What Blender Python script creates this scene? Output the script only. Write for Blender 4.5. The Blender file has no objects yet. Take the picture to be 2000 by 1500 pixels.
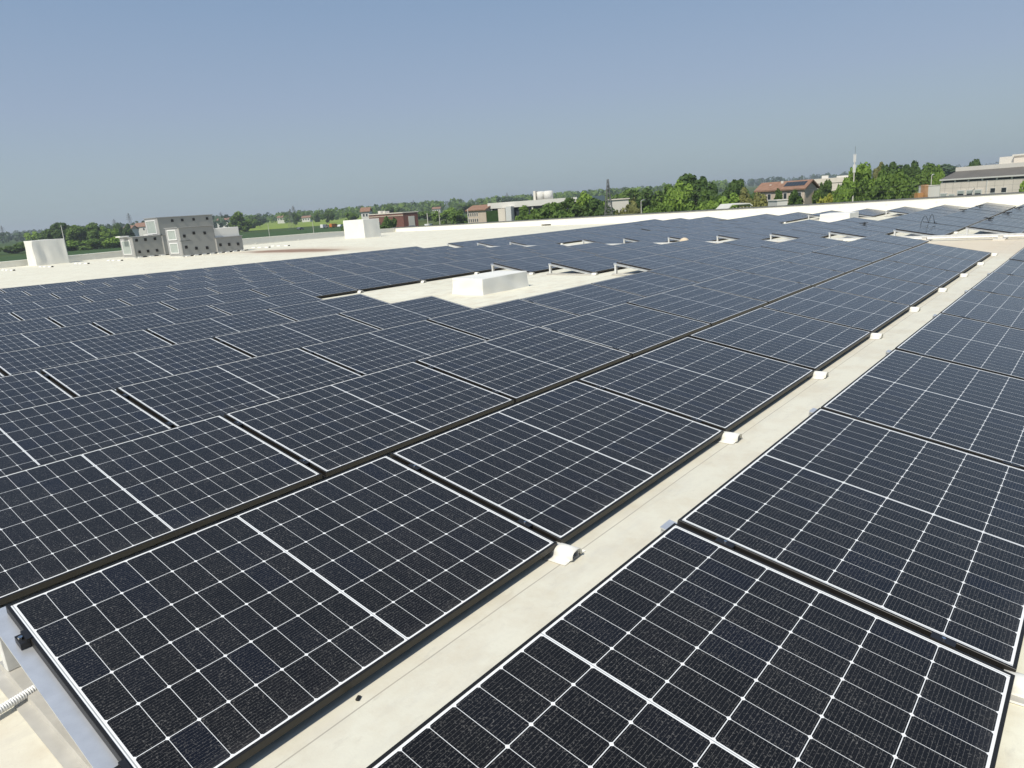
import bpy, math, random
import numpy as np
from mathutils import Vector, Matrix
random.seed(7)
R = math.radians
S = bpy.context.scene
COL = S.collection

# ------------------------------------------------------------------ camera
F, YAW, PITCH, ROLL = 1371.25, 0.71026, -0.25014, -0.06889
CAM = Vector((-0.49611, -1.72272, 1.45054))
fw = Vector((math.cos(YAW)*math.cos(PITCH), math.sin(YAW)*math.cos(PITCH), math.sin(PITCH)))
rt0 = fw.cross(Vector((0, 0, 1))).normalized()
up0 = rt0.cross(fw)
cr, sr = math.cos(ROLL), math.sin(ROLL)
rt = cr*rt0 + sr*up0
up = -sr*rt0 + cr*up0
cd = bpy.data.cameras.new('camera')
cam = bpy.data.objects.new('camera', cd)
COL.objects.link(cam)
M = Matrix((rt, up, -fw)).transposed().to_4x4()
M.translation = CAM
cam.matrix_world = M
cd.sensor_width = 36
cd.lens = F/2000*36
cd.clip_start = 0.05
cd.clip_end = 20000
S.camera = cam

# ------------------------------------------------------------------ light, sky, exposure
SUN_EL, SUN_AZ = R(52), R(188)          # azimuth measured from +X towards +Y
sd = Vector((math.cos(SUN_EL)*math.cos(SUN_AZ), math.cos(SUN_EL)*math.sin(SUN_AZ), math.sin(SUN_EL)))
sl = bpy.data.lights.new('sun', 'SUN')
sl.energy = 4.6
sl.angle = R(0.55)
sl.color = (1.0, 0.945, 0.83)
so = bpy.data.objects.new('sun', sl)
so.rotation_euler = sd.to_track_quat('Z', 'Y').to_euler()
so.location = (0, 0, 60)
COL.objects.link(so)
W = bpy.data.worlds.new('World')
S.world = W
W.use_nodes = True
wn, wl = W.node_tree.nodes, W.node_tree.links
bg = wn['Background']
sky = wn.new('ShaderNodeTexSky')
sky.sky_type = 'NISHITA'
sky.sun_disc = False
sky.sun_elevation = SUN_EL
sky.sun_rotation = math.pi/2 - SUN_AZ
sky.altitude = 0
sky.air_density = 1.0
sky.dust_density = 3.0
sky.ozone_density = 1.5
# summer haze: the clear-sky model is mixed with a milky, low-contrast sky that greys towards the horizon
geo = wn.new('ShaderNodeTexCoord')
sxyz = wn.new('ShaderNodeSeparateXYZ')
wl.new(geo.outputs['Generated'], sxyz.inputs[0])
hz = wn.new('ShaderNodeValToRGB')
he = hz.color_ramp.elements
he[0].position = 0.02; he[0].color = (.450, .575, .605, 1)
he[1].position = 1.0; he[1].color = (.13, .24, .45, 1)
for pos_, c_ in ((.137, (.368, .468, .628)), (.247, (.284, .405, .591)), (.5, (.20, .32, .53))):
    e_ = he.new(pos_); e_.color = (*c_, 1)
wl.new(sxyz.outputs[2], hz.inputs[0])
sc_ = wn.new('ShaderNodeVectorMath'); sc_.operation = 'SCALE'; sc_.inputs['Scale'].default_value = 1/.09
wl.new(hz.outputs[0], sc_.inputs[0])
tint = wn.new('ShaderNodeMix')
tint.data_type = 'RGBA'
tint.inputs['Factor'].default_value = 0.75
wl.new(sky.outputs[0], tint.inputs['A'])
wl.new(sc_.outputs[0], tint.inputs['B'])
wl.new(tint.outputs['Result'], bg.inputs[0])
bg.inputs[1].default_value = 0.09
S.view_settings.view_transform = 'Standard'
S.view_settings.look = 'None'
S.view_settings.exposure = 0
S.view_settings.gamma = 1

# ------------------------------------------------------------------ helpers
class MB:
    """collects geometry for one mesh object"""
    def __init__(s):
        s.v, s.f, s.m = [], [], []
    def face(s, pts, mi=0):
        n = len(s.v)
        s.v += [tuple(p) for p in pts]
        s.f.append(tuple(range(n, n+len(pts))))
        s.m.append(mi)
    def box(s, x0, x1, y0, y1, z0, z1, mi=0, T=None):
        n = len(s.v)
        c = [(x0,y0,z0),(x1,y0,z0),(x1,y1,z0),(x0,y1,z0),(x0,y0,z1),(x1,y0,z1),(x1,y1,z1),(x0,y1,z1)]
        if T is not None:
            c = [tuple(T @ Vector(p)) for p in c]
        s.v += c
        for q in ((3,2,1,0),(4,5,6,7),(0,1,5,4),(1,2,6,5),(2,3,7,6),(3,0,4,7)):
            s.f.append(tuple(n+i for i in q)); s.m.append(mi)
        return s
    def prism(s, poly, a, b, axis='y', mi=0):
        """polygon (two coordinates) pushed along an axis from a to b"""
        n = len(s.v); k = len(poly)
        for t in (a, b):
            for (p, q) in poly:
                s.v.append({'x': (t, p, q), 'y': (p, t, q), 'z': (p, q, t)}[axis])
        for i in range(k):
            j = (i+1) % k
            s.f.append((n+i, n+j, n+k+j, n+k+i)); s.m.append(mi)
        s.f.append(tuple(n+i for i in reversed(range(k)))); s.m.append(mi)
        s.f.append(tuple(n+k+i for i in range(k))); s.m.append(mi)
        return s
    def tube(s, pts, r, seg=8, mi=0, cap=True):
        pts = [Vector(p) for p in pts]
        n0 = len(s.v); k = len(pts)
        rr = r if isinstance(r, (list, tuple)) else [r]*k
        for i, p in enumerate(pts):
            d = (pts[min(i+1, k-1)] - pts[max(i-1, 0)]).normalized()
            a = d.orthogonal().normalized() if abs(d.z) > .99 else d.cross(Vector((0, 0, 1))).normalized()
            b = d.cross(a)
            for j in range(seg):
                t = 2*math.pi*j/seg
                s.v.append(tuple(p + (a*math.cos(t) + b*math.sin(t))*rr[i]))
        for i in range(k-1):
            for j in range(seg):
                q = (j+1) % seg
                s.f.append((n0+i*seg+j, n0+i*seg+q, n0+(i+1)*seg+q, n0+(i+1)*seg+j)); s.m.append(mi)
        if cap:
            s.f.append(tuple(n0+j for j in reversed(range(seg)))); s.m.append(mi)
            s.f.append(tuple(n0+(k-1)*seg+j for j in range(seg))); s.m.append(mi)
        return s
    def mesh(s, name, mats, smooth=False):
        me = bpy.data.meshes.new(name)
        me.from_pydata(s.v, [], s.f)
        for m in (mats if isinstance(mats, (list, tuple)) else [mats]):
            me.materials.append(m)
        me.polygons.foreach_set('material_index', s.m)
        if smooth:
            me.polygons.foreach_set('use_smooth', [True]*len(s.f))
        me.validate()
        me.update()
        return me
    def build(s, name, mats, parent=None, smooth=False):
        return link(name, s.mesh(name, mats, smooth), parent)

def link(name, me, parent=None):
    o = bpy.data.objects.new(name, me)
    COL.objects.link(o)
    if parent is not None:
        o.parent = parent
    return o
def tag(o, label=None, cat=None, group=None, kind=None):
    if label: o['label'] = label
    if cat: o['category'] = cat
    if group: o['group'] = group
    if kind: o['kind'] = kind
    return o
def empty(name, label, cat, loc=(0, 0, 0), rz=0, group=None):
    o = bpy.data.objects.new(name, None)
    o.empty_display_size = 0.2
    COL.objects.link(o)
    o.location = loc
    o.rotation_euler = (0, 0, rz)
    return tag(o, label, cat, group)
def soften(o, w=0.004, seg=1):
    m = o.modifiers.new('edge', 'BEVEL')
    m.width = w; m.segments = seg; m.limit_method = 'ANGLE'
    return o
def at(px, py, depth):
    """world point seen at a photo pixel (2000 x 1500), depth in metres along the view axis"""
    return CAM + (fw + rt*((px-1000)/F) - up*((py-750)/F))*depth
def ray_z(px, py, z):
    d = fw + rt*((px-1000)/F) - up*((py-750)/F)
    return CAM + d*((z-CAM.z)/d.z)
def proj(P):
    d = Vector(P) - CAM
    z = d.dot(fw)
    if z < .05: return None
    return 1000+F*d.dot(rt)/z, 750-F*d.dot(up)/z
ORD = ['', 'first', 'second', 'third', 'fourth', 'fifth', 'sixth', 'seventh', 'eighth', 'ninth', 'tenth', 'eleventh',
       'twelfth', 'thirteenth', 'fourteenth', 'fifteenth', 'sixteenth', 'seventeenth', 'eighteenth', 'nineteenth', 'twentieth', 'twenty-first', 'twenty-second', 'twenty-third']

# ------------------------------------------------------------------ materials
def nodes(name):
    m = bpy.data.materials.new(name)
    m.use_nodes = True
    nt = m.node_tree
    return m, nt.nodes, nt.links, nt.nodes['Principled BSDF']
def simple(name, col, rough=.6, metal=0, spec=.5, var=.06, scale=8, bump=0, coord='Object'):
    m, n, l, b = nodes(name)
    tc = n.new('ShaderNodeTexCoord')
    no = n.new('ShaderNodeTexNoise')
    no.inputs['Scale'].default_value = scale
    no.inputs['Detail'].default_value = 6
    l.new(tc.outputs[coord], no.inputs['Vector'])
    mx = n.new('ShaderNodeMix'); mx.data_type = 'RGBA'
    mx.inputs['A'].default_value = (*[max(0, c*(1-2.2*var)) for c in col], 1)
    mx.inputs['B'].default_value = (*[min(1, c*(1+2.2*var)) for c in col], 1)
    l.new(no.outputs[0], mx.inputs['Factor'])
    l.new(mx.outputs['Result'], b.inputs['Base Color'])
    b.inputs['Roughness'].default_value = rough
    b.inputs['Metallic'].default_value = metal
    b.inputs['Specular IOR Level'].default_value = spec
    if bump:
        bp = n.new('ShaderNodeBump'); bp.inputs['Strength'].default_value = bump
        bp.inputs['Distance'].default_value = .02
        l.new(no.outputs[0], bp.inputs['Height']); l.new(bp.outputs[0], b.inputs['Normal'])
    return m

class MathG:
    def __init__(s, n, l): s.n, s.l = n, l
    def __call__(s, op, a, b=None, c=None):
        x = s.n.new('ShaderNodeMath'); x.operation = op
        for i, v in enumerate((a, b, c)):
            if v is None: continue
            if isinstance(v, (int, float)): x.inputs[i].default_value = v
            else: s.l.new(v, x.inputs[i])
        return x.outputs[0]

PL, PW = 1.7385, 1.134                    # panel length and width
def cell_material():
    m, n, l, b = nodes('solar_cells')
    G = MathG(n, l)
    tc = n.new('ShaderNodeTexCoord')
    sp = n.new('ShaderNodeSeparateXYZ'); l.new(tc.outputs['Object'], sp.inputs[0])
    x, y = sp.outputs[0], sp.outputs[1]
    MY, ME, MC = 0.0175, 0.0245, 0.0048
    py = (PW-2*MY)/6
    pxl = (PL/2-MC-ME)/9
    cy = G('DIVIDE', G('SUBTRACT', y, MY), py)
    fy = G('FRACT', cy); iy = G('FLOOR', cy)
    xc = G('SUBTRACT', x, PL/2)
    xa = G('ABSOLUTE', xc)
    cx = G('DIVIDE', G('SUBTRACT', xa, MC), pxl)
    fx = G('FRACT', cx); ix = G('MULTIPLY', G('ADD', G('FLOOR', cx), 1), G('SIGN', xc))
    dy = G('MULTIPLY', G('SUBTRACT', .5, G('ABSOLUTE', G('SUBTRACT', fy, .5))), py)
    dx = G('MULTIPLY', G('SUBTRACT', .5, G('ABSOLUTE', G('SUBTRACT', fx, .5))), pxl)
    inside = G('MULTIPLY', G('GREATER_THAN', dy, .0011), G('GREATER_THAN', dx, .0008))
    inside = G('MULTIPLY', inside, G('GREATER_THAN', G('ADD', dx, dy), .0078))
    rng = G('MULTIPLY', G('MULTIPLY', G('GREATER_THAN', cx, 0), G('LESS_THAN', cx, 9)),
            G('MULTIPLY', G('GREATER_THAN', cy, 0), G('LESS_THAN', cy, 6)))
    inside = G('MULTIPLY', inside, rng)
    # per cell and per panel tone
    oi = n.new('ShaderNodeObjectInfo')
    cv = n.new('ShaderNodeCombineXYZ')
    l.new(ix, cv.inputs[0]); l.new(iy, cv.inputs[1])
    l.new(G('MULTIPLY', oi.outputs['Random'], 97), cv.inputs[2])
    wn_ = n.new('ShaderNodeTexWhiteNoise'); wn_.noise_dimensions = '3D'
    l.new(cv.outputs[0], wn_.inputs['Vector'])
    cc = n.new('ShaderNodeValToRGB')
    e = cc.color_ramp.elements
    e[0].color = (.0048, .0040, .0034, 1); e[1].color = (.0040, .0042, .0075, 1)
    e.new(.72).color = (.0070, .0060, .0050, 1)
    l.new(wn_.outputs['Value'], cc.inputs[0])
    # thin busbar wires along the long axis
    fb = G('FRACT', G('MULTIPLY', fy, 16))
    wire = G('LESS_THAN', G('ABSOLUTE', G('SUBTRACT', fb, .5)), .030)
    # uneven wire glint painted into the colour
    nz = n.new('ShaderNodeTexNoise'); nz.inputs['Scale'].default_value = 260; nz.inputs['Detail'].default_value = 3
    l.new(tc.outputs['Object'], nz.inputs['Vector'])
    wire = G('MULTIPLY', wire, G('MULTIPLY', G('POWER', nz.outputs[0], 2.2), 1.5))
    m1 = n.new('ShaderNodeMix'); m1.data_type = 'RGBA'
    l.new(wire, m1.inputs['Factor']); l.new(cc.outputs[0], m1.inputs['A']); m1.inputs['B'].default_value = (.30, .29, .27, 1)
    # dust specks on the glass
    ds = n.new('ShaderNodeTexNoise'); ds.inputs['Scale'].default_value = 170; ds.inputs['Detail'].default_value = 2
    l.new(tc.outputs['Object'], ds.inputs['Vector'])
    dm = n.new('ShaderNodeMapRange'); dm.inputs['From Min'].default_value = .57; dm.inputs['From Max'].default_value = .76
    dm.inputs['To Max'].default_value = .42
    l.new(ds.outputs[0], dm.inputs['Value'])
    big = n.new('ShaderNodeTexNoise'); big.inputs['Scale'].default_value = 3.5; big.inputs['Detail'].default_value = 8
    big.inputs['Roughness'].default_value = .65
    av = n.new('ShaderNodeVectorMath'); av.operation = 'ADD'
    l.new(tc.outputs['Object'], av.inputs[0])
    rv = n.new('ShaderNodeCombineXYZ'); l.new(G('MULTIPLY', oi.outputs['Random'], 50), rv.inputs[0])
    l.new(rv.outputs[0], av.inputs[1]); l.new(av.outputs[0], big.inputs['Vector'])
    bm = n.new('ShaderNodeMapRange'); bm.inputs['From Min'].default_value = .35; bm.inputs['From Max'].default_value = .75
    l.new(big.outputs[0], bm.inputs['Value'])
    # grime collects along the low frame (it is there whatever the light does)
    low = n.new('ShaderNodeMapRange'); low.inputs['From Min'].default_value = .012; low.inputs['From Max'].default_value = .065
    low.inputs['To Min'].default_value = 1; low.inputs['To Max'].default_value = 0
    l.new(y, low.inputs['Value'])
    lowf = G('MULTIPLY', G('MULTIPLY', low.outputs[0], big.outputs[0]), .10)
    film = G('ADD', G('MULTIPLY', bm.outputs[0], .006), lowf)
    dust = G('MINIMUM', G('ADD', G('MULTIPLY', dm.outputs[0], G('ADD', bm.outputs[0], .35)), film), .8)
    # bird droppings: a few small pale spots, different on every module
    vo = n.new('ShaderNodeTexVoronoi'); vo.inputs['Scale'].default_value = 2.6
    l.new(av.outputs[0], vo.inputs['Vector'])
    vs = n.new('ShaderNodeSeparateColor'); l.new(vo.outputs['Color'], vs.inputs[0])
    rad_ = G('MULTIPLY', G('SUBTRACT', vs.outputs[1], .35), .040)
    spot = G('MULTIPLY', G('LESS_THAN', G('ADD', vo.outputs['Distance'], G('MULTIPLY', G('SUBTRACT', nz.outputs[0], .5), .02)), rad_), G('GREATER_THAN', vs.outputs[0], .955))
    dust = G('MAXIMUM', dust, G('MULTIPLY', spot, .75))
    # dried water line above the low frame on some modules
    wl_ = G('LESS_THAN', G('ABSOLUTE', G('SUBTRACT', y, G('ADD', .10, G('MULTIPLY', oi.outputs['Random'], .06)))), .0022)
    wl_ = G('MULTIPLY', G('MULTIPLY', wl_, G('GREATER_THAN', big.outputs[0], .5)), G('GREATER_THAN', G('FRACT', G('MULTIPLY', oi.outputs['Random'], 7.3)), .5))
    dust = G('MAXIMUM', dust, G('MULTIPLY', wl_, .22))
    m2 = n.new('ShaderNodeMix'); m2.data_type = 'RGBA'
    l.new(dust, m2.inputs['Factor']); l.new(m1.outputs['Result'], m2.inputs['A']); m2.inputs['B'].default_value = (.30, .285, .26, 1)
    # white backsheet with grey ribbons
    rib = G('ADD', G('LESS_THAN', xa, .0017), G('LESS_THAN', G('ABSOLUTE', G('SUBTRACT', xa, PL/2-.0175)), .0019))
    rib = G('MINIMUM', rib, 1)
    ws = n.new('ShaderNodeMix'); ws.data_type = 'RGBA'
    l.new(rib, ws.inputs['Factor']); ws.inputs['A'].default_value = (.80, .81, .80, 1); ws.inputs['B'].default_value = (.36, .37, .37, 1)
    m3 = n.new('ShaderNodeMix'); m3.data_type = 'RGBA'
    l.new(inside, m3.inputs['Factor']); l.new(ws.outputs['Result'], m3.inputs['A']); l.new(m2.outputs['Result'], m3.inputs['B'])
    l.new(m3.outputs['Result'], b.inputs['Base Color'])
    b.inputs['Roughness'].default_value = .16
    rg = n.new('ShaderNodeMapRange'); rg.inputs['To Min'].default_value = .10; rg.inputs['To Max'].default_value = .24
    l.new(big.outputs[0], rg.inputs['Value']); l.new(rg.outputs[0], b.inputs['Roughness'])
    b.inputs['IOR'].default_value = 1.5
    b.inputs['Specular IOR Level'].default_value = .36
    b.inputs['Sheen Weight'].default_value = .022          # dry dust film on the glass
    b.inputs['Sheen Roughness'].default_value = .55
    b.inputs['Sheen Tint'].default_value = (1, .93, .80, 1)
    return m

def roof_material():
    m, n, l, b = nodes('roof_membrane')
    G = MathG(n, l)
    tc = n.new('ShaderNodeTexCoord')
    sp = n.new('ShaderNodeSeparateXYZ'); l.new(tc.outputs['Object'], sp.inputs[0])
    x, y = sp.outputs[0], sp.outputs[1]
    def noise(scale, det=6, rough=.55, stretch=None):
        t = n.new('ShaderNodeTexNoise'); t.inputs['Scale'].default_value = scale
        t.inputs['Detail'].default_value = det; t.inputs['Roughness'].default_value = rough
        if stretch:
            mp = n.new('ShaderNodeMapping'); mp.inputs['Scale'].default_value = stretch
            l.new(tc.outputs['Object'], mp.inputs[0]); l.new(mp.outputs[0], t.inputs['Vector'])
        else: l.new(tc.outputs['Object'], t.inputs['Vector'])
        return t.outputs[0]
    def ramp(v, a, c, lo=0, hi=1):
        r = n.new('ShaderNodeMapRange'); r.inputs['From Min'].default_value = a; r.inputs['From Max'].default_value = c
        r.inputs['To Min'].default_value = lo; r.inputs['To Max'].default_value = hi
        l.new(v, r.inputs['Value']); return r.outputs[0]
    def mix(f, a, c):
        x_ = n.new('ShaderNodeMix'); x_.data_type = 'RGBA'
        if isinstance(f, float): x_.inputs['Factor'].default_value = f
        else: l.new(f, x_.inputs['Factor'])
        for k, v in (('A', a), ('B', c)):
            if isinstance(v, tuple): x_.inputs[k].default_value = (*v, 1)
            else: l.new(v, x_.inputs[k])
        return x_.outputs['Result']
    c = mix(ramp(noise(.55, 8, .6), .35, .7), (.76, .738, .605), (.70, .678, .55))
    c = mix(ramp(noise(3.2, 9, .65), .48, .75, 0, .7), c, (.57, .485, .35))       # brownish blotches
    c = mix(ramp(noise(7, 9, .72, (.35, 1.3, 1)), .50, .76, 0, .6), c, (.47, .455, .41))  # grey scuffs
    c = mix(ramp(noise(120, 3, .6), .66, .80, 0, .5), c, (.35, .32, .27))           # specks
    # welded laps of the membrane: a thin dirty line every 1.56 m
    wob = G('MULTIPLY', G('SUBTRACT', noise(.8, 3), .5), .018)
    s = G('FRACT', G('DIVIDE', G('ADD', G('ADD', y, .058+1.56*20), wob), 1.56))
    line = G('LESS_THAN', s, .0034)
    lap = G('LESS_THAN', s, .05)
    c = mix(G('MULTIPLY', lap, .22), c, (.74, .66, .52))
    c = mix(G('MULTIPLY', line, .85), c, (.13, .10, .07))
    # dried puddle stains and a toned strip, each with its own outline
    def stain_or_tone(cx, cy, rx, ry, col, amt, wobble=.6, sharp=.12):
        dx = G('DIVIDE', G('SUBTRACT', x, cx), rx); dy = G('DIVIDE', G('SUBTRACT', y, cy), ry)
        d = G('SQRT', G('ADD', G('MULTIPLY', dx, dx), G('MULTIPLY', dy, dy)))
        d = G('ADD', d, G('MULTIPLY', G('SUBTRACT', noise(.5, 8, .6), .5), wobble*2))
        return mix(ramp(d, 1-sharp, 1+sharp, amt, 0), c, col)
    c = stain_or_tone(20.6, 30.5, 2.0, 5.2, (.54, .43, .31), .55, .5, .5)
    c = stain_or_tone(20.3, 30.6, 1.05, 3.6, (.25, .14, .085), .92, .4, .25)
    c = stain_or_tone(18.4, -.3, 2.6, 2.6, (.62, .52, .39), .75, .7, .4)
    c = stain_or_tone(3.0, -.22, 14, .55, (.58, .56, .485), .5, .35, .3)  # strip between the rows coloured darker and greyer than the far roof
    c = mix(ramp(noise(4.2, 10, .7), .50, .72, 0, .42), c, (.52, .45, .33))
    c = mix(ramp(noise(14, 6, .7, (.5, 1.4, 1)), .60, .78, 0, .5), c, (.43, .41, .36))               # finer grey scuffs
    c = stain_or_tone(-.45, .75, .35, .5, (.50, .41, .33), .3, 1.0, .4)
    l.new(c, b.inputs['Base Color'])
    b.inputs['Roughness'].default_value = .62
    b.inputs['Specular IOR Level'].default_value = .35
    bp = n.new('ShaderNodeBump'); bp.inputs['Strength'].default_value = .25; bp.inputs['Distance'].default_value = .03
    l.new(noise(2.2, 7, .6), bp.inputs['Height']); l.new(bp.outputs[0], b.inputs['Normal'])
    return m

def ground_material():
    m, n, l, b = nodes('fields')
    tc = n.new('ShaderNodeTexCoord')
    def noise(scale, det=6):
        t = n.new('ShaderNodeTexNoise'); t.inputs['Scale'].default_value = scale; t.inputs['Detail'].default_value = det
        l.new(tc.outputs['Object'], t.inputs['Vector']); return t.outputs[0]
    v = n.new('ShaderNodeTexVoronoi'); v.inputs['Scale'].default_value = .006
    l.new(tc.outputs['Object'], v.inputs['Vector'])
    r = n.new('ShaderNodeValToRGB')
    e = r.color_ramp.elements
    e[0].color = (.05, .085, .025, 1); e[1].color = (.10, .125, .035, 1)
    e.new(.5).color = (.065, .11, .03, 1)
    sp = n.new('ShaderNodeSeparateColor'); l.new(v.outputs['Color'], sp.inputs[0]); l.new(sp.outputs[0], r.inputs[0])
    mx = n.new('ShaderNodeMix'); mx.data_type = 'RGBA'; mx.blend_type = 'MULTIPLY'; mx.inputs['Factor'].default_value = .5
    l.new(r.outputs[0], mx.inputs['A']); 
    g = n.new('ShaderNodeValToRGB'); l.new(noise(.4), g.inputs[0])
    g.color_ramp.elements[0].color = (.5, .5, .5, 1); g.color_ramp.elements[1].color = (1, 1, 1, 1)
    l.new(g.outputs[0], mx.inputs['B'])
    l.new(mx.outputs['Result'], b.inputs['Base Color']); b.inputs['Roughness'].default_value = .95
    b.inputs['Specular IOR Level'].default_value = .1
    return m

def leaf_material(name, col, var=.35):
    m, n, l, b = nodes(name)
    out = n['Material Output']
    oi = n.new('ShaderNodeObjectInfo'); ge = n.new('ShaderNodeNewGeometry')
    tc = n.new('ShaderNodeTexCoord')
    no = n.new('ShaderNodeTexNoise'); no.inputs['Scale'].default_value = .9; no.inputs['Detail'].default_value = 4
    l.new(tc.outputs['Object'], no.inputs['Vector'])
    G = MathG(n, l)
    f = G('ADD', G('MULTIPLY', ge.outputs['Random Per Island'], .45), G('ADD', G('MULTIPLY', no.outputs[0], .4), G('MULTIPLY', oi.outputs['Random'], .35)))
    mx = n.new('ShaderNodeMix'); mx.data_type = 'RGBA'
    l.new(f, mx.inputs['Factor'])
    mx.inputs['A'].default_value = (col[0]*(1-var), col[1]*(1-var*.8), col[2]*(1-var*.6), 1)
    mx.inputs['B'].default_value = (col[0]*(1+var*1.3), col[1]*(1+var), col[2]*(1+var*.3), 1)
    l.new(mx.outputs['Result'], b.inputs['Base Color'])
    b.inputs['Roughness'].default_value = .7; b.inputs['Specular IOR Level'].default_value = .2
    tr = n.new('ShaderNodeBsdfTranslucent'); l.new(mx.outputs['Result'], tr.inputs[0])
    ms = n.new('ShaderNodeMixShader'); ms.inputs[0].default_value = .35
    l.new(b.outputs[0], ms.inputs[1]); l.new(tr.outputs[0], ms.inputs[2]); l.new(ms.outputs[0], out.inputs[0])
    return m

MT = {}
MT['cells'] = cell_material()
MT['roof'] = roof_material()
MT['ground'] = ground_material()
MT['frame'] = simple('black_anodised', (.012, .0108, .0090), .46, .0, .45, .15, 30)
MT['under'] = simple('module_underside', (.02, .02, .02), .6, 0, .3, .1, 10)  # coloured dark to cut light bouncing under the modules
MT['alu'] = simple('mill_aluminium', (.70, .71, .72), .36, .6, .5, .07, 22)
MT['galv'] = simple('galvanised_steel', (.68, .68, .66), .45, .25, .5, .12, 18)
MT['membrane'] = simple('white_membrane', (.80, .785, .72), .55, 0, .4, .03, 5, .2)
MT['wrap'] = simple('wrapped_membrane', (.76, .75, .695), .5, 0, .4, .03, 3, .35)
MT['black'] = simple('black_plastic', (.012, .012, .013), .45, 0, .5, .1, 30)
MT['steel_bolt'] = simple('bolt_steel', (.6, .6, .6), .25, 1, .5, .05, 40)
MT['white_pvc'] = simple('white_pvc', (.78, .78, .76), .4, 0, .5, .03, 20)
MT['ahu'] = simple('grey_ahu_panel', (.30, .304, .288), .45, .1, .5, .012, .7)
MT['ahu_end'] = simple('pale_ahu_panel', (.36, .36, .355), .5, .1, .5, .03, 2)
MT['rail'] = simple('dusty_rail', (.50, .48, .43), .5, .2, .5, .10, 14)
MT['film'] = simple('grey_white_film', (.36, .40, .37), .35, 0, .5, .10, 6)
MT['coping'] = simple('dark_coping', (.13, .135, .13), .5, .3, .5, .1, 2)
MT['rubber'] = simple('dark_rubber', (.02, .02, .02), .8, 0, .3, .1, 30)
MT['beige'] = simple('cardboard_beige', (.60, .50, .37), .8, 0, .2, .08, 12)
MT['brick'] = simple('red_brick_wall', (.19, .085, .065), .85, 0, .2, .12, .8)
MT['stucco'] = simple('old_stucco', (.50, .42, .34), .9, 0, .2, .12, .6)
MT['white_wall'] = simple('white_wall', (.62, .61, .57), .8, 0, .2, .04, .5)
MT['concrete'] = simple('precast_concrete', (.66, .60, .52), .85, 0, .2, .07, .4)
MT['concrete_l'] = simple('pale_precast', (.64, .61, .55), .85, 0, .2, .05, .4)
MT['roof_tile'] = simple('terracotta_tiles', (.25, .15, .105), .85, 0, .2, .2, 1.6)
MT['glass'] = simple('dark_glazing', (.03, .038, .045), .12, 0, .6, .1, .5)
MT['dark_roof'] = simple('dark_sheet_roof', (.135, .125, .11), .7, .1, .4, .1, .4)
MT['green_wall'] = simple('climbing_plants', (.03, .06, .018), .9, 0, .1, .4, 1.5, .6)
MT['pylon'] = simple('pylon_steel', (.20, .20, .19), .55, .5, .4, .05, 3)
MT['wood'] = simple('pallet_wood', (.46, .24, .10), .85, 0, .2, .15, 2)
MT['bark'] = simple('bark', (.09, .07, .05), .95, 0, .1, .2, 2)
MT['asphalt'] = simple('asphalt_road', (.10, .10, .10), .9, 0, .2, .1, .5)
MT['paint_w'] = simple('white_car_paint', (.7, .7, .7), .3, 0, .5, .02, 3)
MT['paint_o'] = simple('orange_machine_paint', (.55, .17, .03), .4, 0, .5, .04, 3)
MT['paint_g'] = simple('grey_car_paint', (.16, .17, .19), .3, .3, .5, .02, 3)
MT['vine'] = simple('bright_crop', (.20, .27, .05), .9, 0, .1, .22, .25, .3)
MT['lawn'] = simple('dark_lawn', (.045, .085, .028), .95, 0, .1, .15, .6)
LEAF = {
    'dark': leaf_material('leaf_dark', (0.081, 0.140, 0.038)),
    'mid': leaf_material('leaf_mid', (0.123, 0.203, 0.047)),
    'light': leaf_material('leaf_light', (0.197, 0.310, 0.063)),
    'yellow': leaf_material('leaf_yellow', (0.298, 0.315, 0.061)),
    'olive': leaf_material('leaf_olive', (0.224, 0.237, 0.096)),
    'haze_blue': leaf_material('leaf_haze_blue', (0.07, 0.116, 0.07)),  # distance haze put into the leaf colour as a bluer green
}

# ------------------------------------------------------------------ roof we stand on
def surf(x, y):
    """height of the panel plane over the roof datum: the deck dips gently towards its valley"""
    X = min(max(x, 0), 40.5)
    def poly(X, Y):
        return (-.35449*X*X - .52486*X*Y + .21405*Y*Y)*1e-3 + (.72758*X**3 + .85765*Y**3 + 1.02249*X*X*Y - .87672*X*Y*Y)*1e-5
    Y = min(max(y, 0), 20)
    z = poly(X, Y)
    if y > 20:
        t = min((y-20)/12, 1); t = t*t*(3-2*t)
        z = z*(1-t) + (-.035 - .0045*max(0, X-22))*t
    return z
RH = .062
ROOF_X0, ROOF_X1, ROOF_Y0, ROOF_Y1 = -7.0, 40.6, -14.0, 45.65
b = MB()
xs = np.linspace(ROOF_X0, ROOF_X1, 97); ys = np.linspace(ROOF_Y0, ROOF_Y1, 121)
for y in ys:
    for x in xs:
        b.v.append((x, y, surf(x, y)-RH))
nx = len(xs)
for j in range(len(ys)-1):
    for i in range(nx-1):
        b.f.append((j*nx+i, j*nx+i+1, (j+1)*nx+i+1, (j+1)*nx+i)); b.m.append(0)
roof = b.build('roof', MT['roof'], None, True)
tag(roof, 'cream membrane roof deck under the solar panels', 'roof', kind='structure')
b = MB(); b.box(ROOF_X0, ROOF_X1+.42, ROOF_Y0, ROOF_Y1+.42, -7.6, -.62)
body = b.build('warehouse_building', MT['concrete_l'])
tag(body, 'large warehouse block carrying the flat cream roof', 'building')

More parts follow.
